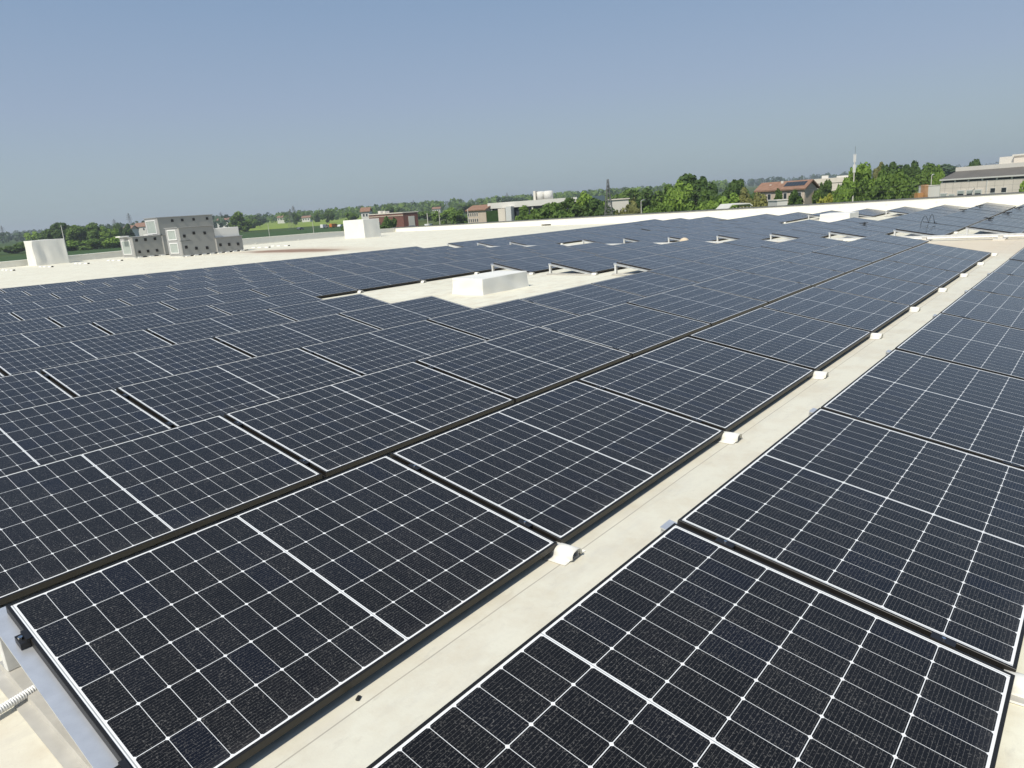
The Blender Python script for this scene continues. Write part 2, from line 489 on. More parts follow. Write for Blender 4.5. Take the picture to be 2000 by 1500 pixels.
# ground sheet
b = MB()
n = 72
rad = [0, 60, 150, 400, 1000, 2500, 5000]
GZ = -7.0
FH = Vector((fw.x, fw.y, 0)).normalized()
RISE = .0072
def gz(x, y): return GZ + RISE*(FH.x*x+FH.y*y)      # the plain rises very slightly ahead
def ray_g(px, py, up_=0):
    d = fw + rt*((px-1000)/F) - up*((py-750)/F)
    den = d.z - RISE*(FH.x*d.x+FH.y*d.y)
    return CAM + d*((gz(CAM.x, CAM.y)+up_-CAM.z)/den)
for r_ in rad[1:]:
    for i in range(n):
        x_, y_ = r_*math.cos(2*math.pi*i/n), r_*math.sin(2*math.pi*i/n)
        b.v.append((x_, y_, gz(x_, y_)))
c0 = len(b.v); b.v.append((0, 0, GZ))
for i in range(n):
    b.f.append((c0, i, (i+1) % n)); b.m.append(0)
for k in range(len(rad)-2):
    for i in range(n):
        a, c = k*n+i, k*n+(i+1) % n
        b.f.append((a, a+n, c+n, c)); b.m.append(0)
tag(b.build('ground', MT['ground']), 'green farmland spreading to the horizon', 'ground', kind='structure')

# ------------------------------------------------------------------ solar panels
TILT, ROWP, SHIFT, GAP = .18164, 1.66605, -.04837, .02788
PITCHX = PL + GAP
def slope(x, y):
    return (surf(x+.5, y)-surf(x-.5, y))
def row_frame(k, x):
    """origin height and basis of a module in row k whose near low corner is at x"""
    y = ROWP*k if k >= 0 else -1.63747 - .00526*x
    z = surf(x, max(y, 0)) + (-.00517 if k < 0 else 0)
    t = TILT + (.00447 if k < 0 else 0)
    sx = slope(x+.87, max(y, 0))
    ex = Vector((1, -.00526 if k < 0 else 0, sx)).normalized()
    ey = Vector((0, math.cos(t), math.sin(t)))
    ez = ex.cross(ey).normalized(); ey = ez.cross(ex)
    return Vector((x, y, z)), ex, ey, ez
def rx(k, i):
    return i*PITCHX + (SHIFT*k if k >= 0 else .05974)

FT, LIP = .030, .0105
b = MB()
def ring(x0, x1, y0, y1, z):
    return [(x0, y0, z), (x1, y0, z), (x1, y1, z), (x0, y1, z)]
e = .0012
lo, o0, tp, ti, ib = (ring(0, PL, 0, PW, -FT), ring(0, PL, 0, PW, -e), ring(e, PL-e, e, PW-e, 0),
                      ring(LIP, PL-LIP, LIP, PW-LIP, 0), ring(LIP, PL-LIP, LIP, PW-LIP, -.007))
bo = ring(.028, PL-.028, .028, PW-.028, -FT)
for A, B in ((lo, o0), (o0, tp), (tp, ti), (ti, ib), (bo, lo)):
    for i in range(4):
        j = (i+1) % 4
        b.face((A[i], A[j], B[j], B[i]))
ME_FRAME = b.mesh('frame', MT['frame'])
b = MB(); b.box(LIP+.0004, PL-LIP-.0004, LIP+.0004, PW-LIP-.0004, -.0066, -.0016); b.m[0] = 1
ME_CELL = b.mesh('cell_sheet', [MT['cells'], MT['under']])
b = MB()                                               # mid clamp between two modules
b.box(-.003, GAP+.003, 0, .07, -.0005, .0035).box(.006, GAP-.006, 0, .07, -.03, -.0008)
b.tube([(GAP/2, .035, .0034), (GAP/2, .035, .0095)], .0062, 6, 1)
ME_CLAMP = b.mesh('clamp', [MT['black'], MT['steel_bolt']])
b = MB()                                               # end clamp
b.box(-.030, -.0012, 0, .055, -.030, -.006).box(-.012, .006, 0, .055, .0006, .0040).box(-.012, -.0012, 0, .055, -.006, .0006)
b.tube([(-.020, .0275, -.006), (-.020, .0275, .004)], .0075, 6, 1)
ME_ENDCLAMP = b.mesh('end_clamp', [MT['black'], MT['steel_bolt']])
b = MB(); b.box(.75, .99, PW-.16, PW-.05, -.028, -.008)
ME_JBOX = b.mesh('junction_box', MT['black'])
b = MB(); b.box(-.012, GAP+.012, .004, PW-.004, -.0335, -.0305)   # added black strip: blocks bounce light so the module gap stays dark
ME_GAP_BLOCKER = b.mesh('gap_blocker', MT['rubber'])

def basis(o, ex, ey, ez):
    m = Matrix((ex, ey, ez)).transposed().to_4x4(); m.translation = o
    return m
HOLE1 = {(k, i) for k in (3, 4, 5) for i in (4, 5, 6)}
HOLE2 = {(k, i) for k in (3, 4, 5) for i in (17, 18, 19)}
MISS = HOLE1 | HOLE2 | {(8, 12), (8, 13), (8, 14), (8, 15), (8, 20), (8, 21)}
def exists(k, i):
    if (k, i) in MISS: return False
    if k == -1: return 0 <= i <= 10
    if k == 0: return 0 <= i <= 8 or 12 <= i <= 21
    if 1 <= k <= 11: return -12 <= i <= 10 or 12 <= i <= 21
    return False
def in_view(k, i, mar=110):
    o, ex, ey, ez = row_frame(k, rx(k, i))
    pts = [proj(o+ex*(PL*u)+ey*(PW*v)) for u in (0, .25, .5, .75, 1) for v in (0, .5, 1)]
    if all(p is None for p in pts): return False
    pts = [p for p in pts if p]
    return any(-mar < p[0] < 2000+mar and -mar < p[1] < 1500+mar for p in pts)
def panel_label(k, i):
    if k == -1:
        return 'black framed solar panel, %s from the viewer, right of the bare roof strip' % ORD[i+1]
    if k == 0 and i <= 8:
        return 'black framed solar panel, %s from the viewer, bordering the bare roof strip on its left' % ORD[i+1]
    if i <= 10:
        nth = sum(1 for q in range(i, 11) if exists(k, q))
        return 'solar panel, %s before the cross gap, in the %s row left of the bare strip' % (ORD[nth], ORD[k+1])
    nth = sum(1 for q in range(12, i+1) if exists(k, q))
    return 'far solar panel, %s past the cross gap, in the %s row counted from the right' % (ORD[nth], ORD[k+1])
NP = 0
PANELS = []
for k in range(-1, 12):
    for i in range(-12, 22):
        if not exists(k, i) or not in_view(k, i): continue
        x = rx(k, i)
        o, ex, ey, ez = row_frame(k, x)
        root = empty('solar_panel', panel_label(k, i), 'solar panel', group='solar panels on the roof')
        jm = Matrix.Rotation(random.gauss(0, R(.10)), 4, 'X') @ Matrix.Rotation(random.gauss(0, R(.07)), 4, 'Y')
        root.matrix_world = basis(o, ex, ey, ez) @ jm
        link('frame', ME_FRAME, root)
        link('cell_sheet', ME_CELL, root)
        near = (o-CAM).length < 13
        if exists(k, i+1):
            c = link('gap_blocker', ME_GAP_BLOCKER, root); c.location = (PL, 0, 0)
        if near:
            if exists(k, i+1):
                for yy in (.16, PW-.24):
                    c = link('clamp', ME_CLAMP, root); c.location = (PL, yy, 0)
            if not exists(k, i-1):
                for yy in (.16, PW-.235):
                    c = link('clamp', ME_ENDCLAMP, root); c.location = (0, yy, 0)
        PANELS.append((k, i)); NP += 1
print('panels', NP)

# ------------------------------------------------------------------ mounting triangles
b = MB()                                               # along the slope, in module coordinates, x = 0 at the gap centre
b.prism([(-.040, -.031), (.040, -.031), (.040, -.036), (.026, -.036), (.026, -.066), (-.026, -.066), (-.026, -.036), (-.040, -.036)], .02, PW+.045)
ME_BEAM = b.mesh('sloped_beam', MT['alu'])
def support(k, i, label, pos='start', foot=True):
    x = rx(k, i) - GAP/2
    o, ex, ey, ez = row_frame(k, x)
    zr = surf(x, max(o.y, 0)) - RH
    yl = PW*math.cos(TILT)
    root = empty('mounting_triangle', label, 'mounting frame', (x, o.y, zr), group='aluminium mounting frames')
    inv = Matrix.Translation((-x, -o.y, -zr))
    bm_ = link('sloped_beam', ME_BEAM, root); bm_.matrix_local = inv @ basis(o, ex, ey, ez)
    hz = o.z + math.sin(TILT)*(PW+.02) - .060 - zr
    b = MB(); b.box(-.030, .030, yl-.005, yl+.037, .0265, hz)
    soften(b.build('leg', MT['galv'], root), .003)
    b = MB()
    b.prism([(-.07, .003), (-.07, .006), (-.034, .008), (-.030, .026), (.030, .026), (.034, .008), (.07, .006), (.07, .003)], -.10, yl+.10)
    b.build('base_rail', MT['rail'], root)
    return root
support(0, 0, 'aluminium mounting frame under the near end of the foreground panel at lower left')
for i in range(1, 7):
    support(-1, i, 'aluminium frame whose top end pokes out, %s along the right hand panel row' % ORD[i])
for k, w in ((3, 'right'), (4, 'middle'), (5, 'left')):
    support(k, 7, 'triangular aluminium frame at panel ends beyond the near white box, %s of three' % w)
    support(k, 20, 'triangular aluminium frame at panel ends beyond the far white box, %s of three' % w)
for k in (0, 1, 2, 3, 4, 5, 6, 7, 9, 10, 11):
    support(k, 12, 'triangular aluminium frame at the far edge of the cross gap, %s row from the right' % ORD[k+1])

# membrane covered rail ends in front of the low edges
def cap_meshes():
    L0, L1 = -.095, .03
    arc = [(math.cos(math.pi*(1-q/12))*.037, .012+.034*math.sin(math.pi*q/12)**.62) for q in range(13)]
    prof = [(-.078, .002), (-.050, .003), (-.041, .006)] + arc + [(.041, .006), (.050, .003), (.078, .002)]
    t = .0022
    b = MB()
    n = len(prof); N0 = len(b.v)
    for y in (L0, L1):
        for dz in (0, t):
            for (px_, pz) in prof: b.v.append((px_*(1.03 if dz else 1), y + (.012*(abs(px_) > .04) if y == L0 else 0), pz+dz))
    q = lambda e_, d_, i: N0+e_*2*n+d_*n+i
    for i in range(n-1):
        b.f.append((q(0,1,i), q(0,1,i+1), q(1,1,i+1), q(1,1,i))); b.m.append(0)
        b.f.append((q(0,0,i+1), q(0,0,i), q(1,0,i), q(1,0,i+1))); b.m.append(0)
        b.f.append((q(0,0,i), q(0,0,i+1), q(0,1,i+1), q(0,1,i))); b.m.append(0)
        b.f.append((q(1,0,i+1), q(1,0,i), q(1,1,i), q(1,1,i+1))); b.m.append(0)
    for i in (0, n-1):
        b.f.append((q(0,0,i), q(0,1,i), q(1,1,i), q(1,0,i))); b.m.append(0)
    cov = b.mesh('membrane_cover', MT['membrane'], True)
    b = MB()
    for (x0, x1, z0, z1) in ((-.025, -.0225, .003, .034), (.0225, .025, .003, .034), (-.0225, .0225, .0315, .034), (-.0215, .0215, .003, .0055)):
        b.box(x0, x1, L0+.012, .20, z0, z1)
    rail = b.mesh('rail_end', MT['alu'])
    return cov, rail
ME_COVER, ME_RAIL = cap_meshes()
def cap(k, i, label):
    x = rx(k, i) - GAP/2
    o, ex, ey, ez = row_frame(k, x)
    if k < 0: zz = surf(x, 0)-RH
    else: zz = surf(x, o.y)-RH
    root = empty('roof_anchor', label, 'roof anchor', (x, o.y, zz), R(random.uniform(-2, 2)), group='white membrane roof anchors')
    link('membrane_cover', ME_COVER, root); link('rail_end', ME_RAIL, root)
for i in range(1, 9):
    cap(0, i, 'white arched membrane cap on the bare strip, %s from the viewer' % ORD[i])
cap(0, 9, 'white arched membrane cap at the far end of the bare strip')
for i in (5, 6, 7):
    cap(6, i, 'small white cap under the panel edge behind the near white box, %s from left' % ORD[i-4])
for k, w in ((5, 'left'), (4, 'right')):
    cap(k, 7, 'white cap at the foot of a mounting frame beyond the near white box, %s one' % w)
for i in (18, 19):
    cap(6, i, 'tiny white cap left of the far white box, %s one' % ('left' if i == 18 else 'right'))
cap(9, 13, 'tiny white cap in the small gap beyond the cross gap, left of centre')
cap(-1, 1, 'white membrane cap at the right edge beside the foreground right panel')
cap(1, 13, 'white cap below the far panel edge by the cable tray at the right')

# ------------------------------------------------------------------ parapets
def wall_poly(pts, name, mat, thick, axis):
    """pts = (s, z_bottom, z_top); straight wall of the given thickness along x or y"""
    b = MB()
    for (s0, b0, t0), (s1, b1, t1) in zip(pts[:-1], pts[1:]):
        if axis == 'y':
            P = lambda s, d, z: (d, s, z)
        else:
            P = lambda s, d, z: (s, d, z)
        a0, a1 = thick
        b.face((P(s0,a0,b0), P(s1,a0,b1), P(s1,a0,t1), P(s0,a0,t0)))
        b.face((P(s1,a1,b1), P(s0,a1,b0), P(s0,a1,t0), P(s1,a1,t1)))
        b.face((P(s0,a0,t0), P(s1,a0,t1), P(s1,a1,t1), P(s0,a1,t0)))
        b.face((P(s0,a0,b0), P(s0,a1,b0), P(s1,a1,b1), P(s1,a0,b1)))
    for (s0, b0, t0) in (pts[0], pts[-1]):
        b.face((P(s0,a0,b0), P(s0,a0,t0), P(s0,a1,t0), P(s0,a1,b0)))
    return b
far_top = lambda y: .372 - .0052*(y-1.6)
yS0, yS1 = 28.95, 29.80
wp = lambda ys_: [(y, -1.0, far_top(y)) for y in ys_]
b = wall_poly(wp([-14, 0, 12, yS0]), '', None, (40.6, 41.0), 'y')
b2 = wall_poly(wp([yS1, 38, ROOF_Y1+.4]), '', None, (40.6, 41.0), 'y')
sz0, sz1 = -.26, -.10
b3 = wall_poly([(yS0, -1.0, sz0), (yS1, -1.0, sz0)], '', None, (40.6, 41.0), 'y')
b4 = wall_poly([(yS0, sz1, far_top(yS0)), (yS1, sz1, far_top(yS1))], '', None, (40.6, 41.0), 'y')
for q in (b2, b3, b4):
    o_ = len(b.v); b.v += q.v; b.f += [tuple(i+o_ for i in f) for f in q.f]; b.m += q.m
par = empty('parapet_wall', 'long bright white parapet along the far edge of the roof', 'parapet')
b.build('wall', MT['membrane'], par)
b = MB()
for y0, y1 in ((-14, 0), (0, 15), (15, 30), (30, ROOF_Y1+.45)):
    b.face([(40.56, y0, far_top(y0)+.003), (41.04, y0, far_top(y0)+.003), (41.04, y1, far_top(y1)+.003), (40.56, y1, far_top(y1)+.003)][::-1])
    b.box(40.56, 41.04, y0, y1, 0, .001) if False else None
    pts = [(40.56, far_top(y0)+.003), (41.04, far_top(y0)+.003), (41.04, far_top(y0)+.045), (40.56, far_top(y0)+.045)]
    n0 = len(b.v)
    for yy in (y0, y1):
        for (px_, pz) in pts: b.v.append((px_, yy, pz - far_top(y0) + far_top(yy)))
    for i in range(4):
        j = (i+1) % 4
        b.f.append((n0+i, n0+j, n0+4+j, n0+4+i)); b.m.append(0)
b.build('coping', MT['coping'], par)
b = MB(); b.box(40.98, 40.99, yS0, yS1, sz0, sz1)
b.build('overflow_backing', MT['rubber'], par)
for q in range(19):
    y = .6 + q*2.25
    b = MB(); b.tube([(40.60, y, far_top(y)-.20), (40.585, y, far_top(y)-.20)], .035, 8)
    b.build('fixing_disc', MT['galv'], par)
lp = [(-7, -.5, .22), (11.6, -.5, .235), (18, -.5, .26), (27, -.5, .35), (33.6, -.5, .30), (40.58, -.5, .135)]
b = wall_poly(lp, '', None, (45.65, 46.05), 'x')
par2 = empty('parapet_wall', 'grey shaded white parapet along the left edge of the roof behind the ventilation units', 'parapet')
lw = b.build('wall', MT['wrap'], par2)
b = MB()
for (s0, _, t0), (s1, _, t1) in zip(lp[:-1], lp[1:]):
    b.face([(s0, 45.61, t0+.003), (s1, 45.61, t1+.003), (s1, 46.09, t1+.003), (s0, 46.09, t0+.003)])
    b.face([(s0, 45.61, t0-.02), (s1, 45.61, t1-.02), (s1, 45.61, t1+.003), (s0, 45.61, t0+.003)])
b.build('coping', MT['membrane'], par2)
for q in range(8):
    x = 12.8+q*3.6
    b = MB()                                           # little creased pleats in the membrane upstand
    z0 = -.12
    b.v += [(x, 45.648, z0), (x+.10, 45.648, z0), (x+.05, 45.625, z0+.02), (x+.35, 45.648, z0+.26)]
    b.f += [(0, 2, 3), (2, 1, 3), (0, 1, 2)]; b.m += [0]*3
    b.build('pleat', MT['wrap'], par2)

# ------------------------------------------------------------------ white wrapped boxes on the roof
def crumple_box(name, label, cat, x0, x1, y0, y1, z0, z1, mat, amp, seed, flare=.02, sub=14):
    rnd = random.Random(seed)
    b = MB()
    cx, cy = (x0+x1)/2, (y0+y1)/2
    def grid(o, u, v, nu, nv):
        n0 = len(b.v)
        for j in range(nv+1):
            for i in range(nu+1):
                b.v.append(tuple(Vector(o)+Vector(u)*(i/nu)+Vector(v)*(j/nv)))
        for j in range(nv):
            for i in range(nu):
                a = n0+j*(nu+1)+i
                b.f.append((a, a+1, a+nu+2, a+nu+1)); b.m.append(0)
    dx, dy, dz = x1-x0, y1-y0, z1-z0
    grid((x0,y0,z0), (dx,0,0), (0,0,dz), sub, sub)
    grid((x1,y0,z0), (0,dy,0), (0,0,dz), sub, sub)
    grid((x1,y1,z0), (-dx,0,0), (0,0,dz), sub, sub)
    grid((x0,y1,z0), (0,-dy,0), (0,0,dz), sub, sub)
    grid((x0,y0,z1), (dx,0,0), (0,dy,0), sub, sub)
    ph = [rnd.uniform(0, 6.28) for _ in range(8)]
    fr = [rnd.uniform(3, 8) for _ in range(8)]
    out = []
    for (x, y, z) in b.v:
        h = (z-z0)/dz
        f = 1 + flare*(1-h)**3
        e_ = min(abs(z-z1), 1)
        a = amp*math.sin(fr[0]*x+2.3*h+ph[0])*math.sin(fr[1]*y+ph[1])+amp*.6*math.sin(fr[2]*(x+y)*1.5+ph[2]+3*h)
        k = math.sin(math.pi*min(1, max(0, h)))
        top = h > .999
        X = cx+(x-cx)*f; Y = cy+(y-cy)*f; Z = z
        if top:
            u, v = (x-x0)/dx, (y-y0)/dy
            Z += amp*1.2*math.sin(math.pi*u)*math.sin(math.pi*v)*math.sin(4*u+ph[3]) - amp*.6*math.sin(math.pi*u)*math.sin(math.pi*v)
        else:
            if abs(x-x0) < 1e-6 or abs(x-x1) < 1e-6: X += a*k
            if abs(y-y0) < 1e-6 or abs(y-y1) < 1e-6: Y += a*k
        out.append((X, Y, Z))
    b.v = out
    me = b.mesh(name, mat, True)
    import bmesh
    bm = bmesh.new(); bm.from_mesh(me); bmesh.ops.remove_doubles(bm, verts=bm.verts, dist=.002)
    bmesh.ops.recalc_face_normals(bm, faces=bm.faces); bm.to_mesh(me); bm.free()
    o = link(name, me)
    o.modifiers.new('edge', 'BEVEL').width = .012
    o.modifiers['edge'].limit_method = 'ANGLE'; o.modifiers['edge'].segments = 2
    m_ = o.modifiers.new('wn', 'WEIGHTED_NORMAL')
    return tag(o, label, cat)
crumple_box('skylight_box', 'low white wrapped skylight box in the opening among the panels', 'skylight', 8.86, 10.16, 6.86, 7.62, -.122, .188, MT['wrap'], .017, 3, .05)
crumple_box('skylight_box', 'far low white box among distant panels near the bright parapet', 'skylight', 32.2, 33.6, 6.88, 8.1, -.235, .13, MT['wrap'], .006, 4)
crumple_box('vent_box', 'tall white wrapped box at the far left of the roof', 'roof box', 12.84, 14.45, 43.80, 45.15, -.125, 1.27, MT['wrap'], .03, 5, .03)
crumple_box('vent_box', 'upright white wrapped box in the middle distance before the left parapet', 'roof box', 31.2, 32.62, 38.05, 40.3, -.16, 1.12, MT['wrap'], .012, 6, .02)

# ------------------------------------------------------------------ air handling units
def ahu(label, mods, loc, end_windows, handles, feet, slab=None):
    root = empty('air_handling_unit', label, 'ventilation unit', loc)
    for (x0, x1, y0, y1, z0, z1) in mods:
        b = MB(); b.box(x0, x1, y0, y1, z0, z1)
        soften(b.build('casing', MT['ahu'], root), .012)
        b = MB()                                       # thin overhanging lid and panel joints
        b.box(x0-.05, x1+.04, y0-.04, y1+.04, z1+.001, z1+.035)
        b.build('lid', MT['ahu_end'], root)
        b = MB(); b.box(x0-.012, x0-.002, y0+.0, y1, z0+.005, z1-.01)
        b.build('end_panel', MT['ahu_end'], root)
        b = MB(); b.box(x0-.018, x0+.05, y0-.012, y0-.002, z0+.005, z1-.01)
        b.build('corner_post', MT['concrete_l'], root)
    for (y0, y1, z0, z1) in end_windows:
        x = -.014
        b = MB()
        w = .045
        for (a0, a1, c0_, c1_) in ((y0, y1, z0, z0+w), (y0, y1, z1-w, z1), (y0, y0+w, z0+w, z1-w), (y1-w, y1, z0+w, z1-w)):
            b.box(x-.03, x, a0, a1, c0_, c1_)
        fo = b.build('window_frame', MT['white_pvc'], root)
        b = MB(); b.box(x-.012, x-.004, y0+w, y1-w, z0+w, z1-w)
        b.build('window_film', MT['film'], root)
    for (hx, hz) in handles:
        b = MB(); b.box(hx-.055, hx+.055, -.045, -.003, hz-.06, hz+.06).box(hx-.07, hx+.07, -.012, -.002, hz-.075, hz+.075)
        b.build('handle', MT['black'], root)
    x0 = min(m_[0] for m_ in mods); x1 = max(m_[1] for m_ in mods); y1 = max(m_[3] for m_ in mods)
    b = MB(); b.box(x0+.02, x1-.02, .02, y1-.02, -.10, -.003)
    b.build('base_frame', MT['galv'], root)
    for q in range(feet):
        fx = x0+.25+(x1-x0-.4)*q/(feet-1)
        b = MB(); b.prism([(fx-.14, -.135), (fx-.09, -.05), (fx+.09, -.05), (fx+.14, -.135)], -.14, y1+.10)
        b.build('foot', MT['membrane'], root)
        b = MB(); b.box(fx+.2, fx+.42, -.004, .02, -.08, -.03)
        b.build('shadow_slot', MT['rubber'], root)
    return root
ahu('grey two storey ventilation unit, the front one, with two white framed openings on its end',
    [(0, 1.95, 0, 1.45, 0, 1.42), (1.955, 3.55, 0, 1.45, 0, .735)],
    (17.32, 36.0, -.005),
    [(.25, 1.2, .80, 1.34), (.25, 1.2, .10, .66)],
    [(.28, .40), (.82, .30), (1.42, .27), (.28, .98), (.82, 1.10), (1.42, 1.06), (2.2, .36), (2.72, .34), (3.25, .32)], 8)
ahu('grey stepped ventilation unit standing behind the front one, tall block on its right',
    [(0, 1.70, 0, 1.6, 0, 1.07), (1.705, 5.0, 0, 1.6, 0, 1.07), (1.60, 5.0, 0, 1.6, 1.075, 2.06)],
    (16.95, 41.0, -.01),
    [(.22, 1.38, .12, .92)],
    [(.30, .24), (.78, .24), (1.3, .24), (.26, .90), (.76, .90), (1.3, .90), (2.5, 1.86), (3.1, 1.86), (3.8, 1.86), (4.65, 1.86)], 8)
b = MB(); w = .045
for (a0, a1, c0_, c1_) in ((.2, 1.42, 1.17, 1.17+w), (.2, 1.42, 1.95-w, 1.95), (.2, .2+w, 1.17+w, 1.95-w), (1.42-w, 1.42, 1.17+w, 1.95-w)):
    b.box(16.95+1.60-.045, 16.95+1.60-.014, 41+a0, 41+a1, -.01+c0_, -.01+c1_)
rear = [o for o in COL.objects if o.name.startswith('air_handling_unit.')][0]
bpy.context.view_layer.update()
inv = Matrix.Translation(-Vector(rear.location))
o = b.build('window_frame', MT['white_pvc'], rear); o.matrix_local = inv
b = MB(); b.box(16.95+1.60-.028, 16.95+1.60-.018, 41+.26, 41+1.36, -.01+1.23, -.01+1.89)
o = b.build('window_film', MT['film'], rear); o.matrix_local = inv
crumple_box('wrapped_duct', 'white wrapped duct box on the low end of the front ventilation unit', 'roof box', 19.33, 20.8, 36.1, 37.3, .77, 1.26, MT['wrap'], .010, 9, .0)
b = MB(); b.box(16.5, 17.0, 41.4, 42.0, 1.105, 1.17); b.box(17.9, 18.2, 41.05, 41.6, 1.11, 1.16)
tag(soften(b.build('loose_membrane', MT['membrane']), .01), 'white membrane offcuts lying on top of the rear ventilation unit', 'membrane roll')

# white rail bases waiting on the bare roof by the units
o = [q for q in COL.objects if q.name == 'air_handling_unit'][0]
b = MB(); b.box(-.02, .62, -.016, -.003, .725, .745)
b.build('joint_strip', MT['coping'], o)
pos = [(10.72, 41.0), (12.33, 40.7), (13.9, 40.3), (15.48, 40.05), (23.2, 38.1), (24.28, 37.7)]
wds = ['leftmost of the row', 'second from the left', 'third from the left', 'just left of the ventilation units', 'just right of the ventilation units', 'rightmost of the row']
for (x, y), w in zip(pos, wds):
    z = surf(x, y)-RH
    r_ = empty('anchor_strip', 'pale anchor strip on the bare roof, ' + w, 'anchor strip', (x, y, z), R(-2), group='anchor strips on the bare roof')
    for q, yy in enumerate((-.95, -.1, .62)):
        b = MB(); b.prism([(-.09, .002), (-.05, .05), (.05, .05), (.09, .002)], yy, yy+.38)
        b.build('cover', MT['membrane'], r_)
    b = MB(); b.box(-.028, .028, -.99, .98, .006, .044)
    b.build('rail', MT['galv'], r_)
    b = MB(); b.box(-.04, .04, -1.06, -.992, .004, .06)
    b.build('end_cap', MT['black'], r_)

# ------------------------------------------------------------------ cable tray in the cross gap
tr = empty('cable_tray', 'long pale cable tray crossing the roof gap at the upper right', 'cable tray', (0, 0, 0))
ys_ = [-3.0, 0, 3, 6, 9, 12, 15, 17]
for (ya, yb) in zip(ys_[:-1], ys_[1:]):
    za, zb = surf(20.15, max(ya, 0))+.055, surf(20.15, max(yb, 0))+.055
    b = MB(); n0 = len(b.v)
    for (yy, zz) in ((ya+.002, za), (yb-.002, zb)):
        for (px_, pz) in ((20.05, -.022), (20.17, -.022), (20.17, .022), (20.05, .022)): b.v.append((px_, yy, zz+pz))
    for i in range(4):
        j = (i+1) % 4; b.f.append((n0+i, n0+j, n0+4+j, n0+4+i)); b.m.append(0)
    b.f += [(n0+3, n0+2, n0+1, n0), (n0+4, n0+5, n0+6, n0+7)]; b.m += [0, 0]
    b.build('tray_section', MT['galv'], tr)
for yy in (-1.9, .3, 1.9, 4.5, 7.5, 10.5, 13.5):
    z = surf(20.15, max(yy, 0))-RH
    b = MB(); b.box(19.8, 20.5, yy-.12, yy+.12, z+.002, z+.035).box(20.06, 20.16, yy-.05, yy+.05, z+.036, z+.094)
    b.build('tray_block', MT['concrete_l'], tr)
zb_ = [(-3, 21.0), (0, 21.0), (3, 21.0)]
b = MB()
b.tube([(20.75, -3, surf(20.7, 0)-RH+.03), (20.75, 0, surf(20.7, 0)-RH+.03), (20.75, 4, surf(20.7, 4)-RH+.03)], .028, 8)
tag(b.build('conduit_pipe', MT['white_pvc']), 'thin white pipe lying on the roof behind the pale cable tray', 'pipe')

# corrugated conduit entering under the foreground panel
P0, P1 = ray_z(-70, 1428, -.035), ray_z(78, 1339, -.035)
pts = []; rr = []
for q in range(30):
    for t_, r_ in ((.0, .0112), (.25, .0150), (.62, .0150), (.87, .0112)):
        pts.append(P0.lerp(P1, (q+t_)/30)); rr.append(r_)
b = MB(); b.tube(pts, rr, 10)
tag(b.build('flexible_conduit', MT['white_pvc'], None, True), 'white corrugated conduit entering under the foreground panel at lower left', 'conduit')
# black crumb on the strip
c = ray_z(700, 1366, surf(0, 0)-RH)
b = MB(); b.box(-.011, .011, -.006, .006, .0015, .009)
o = soften(b.build('rubber_crumb', MT['rubber']), .002); o.location = c; o.rotation_euler = (0, 0, .5)
tag(o, 'tiny black crumb lying on the cream roof strip in the foreground', 'debris')

# loose cables on the far panels
def on_panel(px, py, k):
    z = .15
    for _ in range(20):
        p = ray_z(px, py, z)
        x = min(max(p.x, 0), 40)
        o, ex, ey, ez = row_frame(k, x)
        z = .5*z + .5*(o.z + (p.y-o.y)*math.tan(TILT) + .004)
    return p
c0 = on_panel(1812, 437, 1)
b = MB()
for (s0, s1, h) in ((-.20, -.01, .20), (.0, .15, .24)):
    b.tube([c0+Vector((.10, -(s0+(s1-s0)*t), h*math.sin(math.pi*t)+.006+.05*t)) for t in np.linspace(0, 1, 13)], .007, 6)
b.tube([c0+Vector((.10, -.15, .05)), c0+Vector((.06, -.17, .01)), c0+Vector((.02, -.22, .008))], .016, 6)
tag(b.build('looped_cable', MT['black']), 'two upright black cable loops on the far panels at upper right', 'cable')
for (px, py, k, lb) in ((1686, 437, 2, 'left of the standing cable loops'), (1880, 411, 1, 'right of and beyond the standing cable loops'),
                        (1912, 403, 1, 'furthest back near the white parapet'), (1930, 428, 0, 'lowest of those at the right edge'), (1966, 417, 0, 'at the right edge, middle one'), (1988, 407, 0, 'at the right edge, topmost one')):
    c0 = on_panel(px, py, k)
    b = MB(); rnd = random.Random(px)
    pts = [c0+Vector((rnd.uniform(-.05, .05), .11-.05*q, .012+rnd.uniform(0, .03))) for q in range(6)]
    b.tube(pts, .014, 6); b.box(c0.x-.04, c0.x+.05, c0.y-.08, c0.y-.01, c0.z, c0.z+.04)
    tag(b.build('cable_connector', MT['black']), 'black cable plug on a far panel, ' + lb, 'cable', 'black plugs on the far panels')
c0 = ray_z(1300, 470, -.05)
b = MB()
for q in range(9):
    pass
import bmesh
bm = bmesh.new(); bmesh.ops.create_icosphere(bm, subdivisions=3, radius=.15)
for v in bm.verts: v.co *= 1+.08*math.sin(9*v.co.x)*math.cos(11*v.co.y); v.co.z *= .85
me = bpy.data.meshes.new('sack'); bm.to_mesh(me); bm.free(); me.materials.append(MT['beige'])
me.polygons.foreach_set('use_smooth', [True]*len(me.polygons))
o = link('sack', me); o.location = (20.6, 8.75, surf(20.6, 8.7)-RH+.12)
tag(o, 'small round beige sack in the cross gap before the far panels', 'sack')

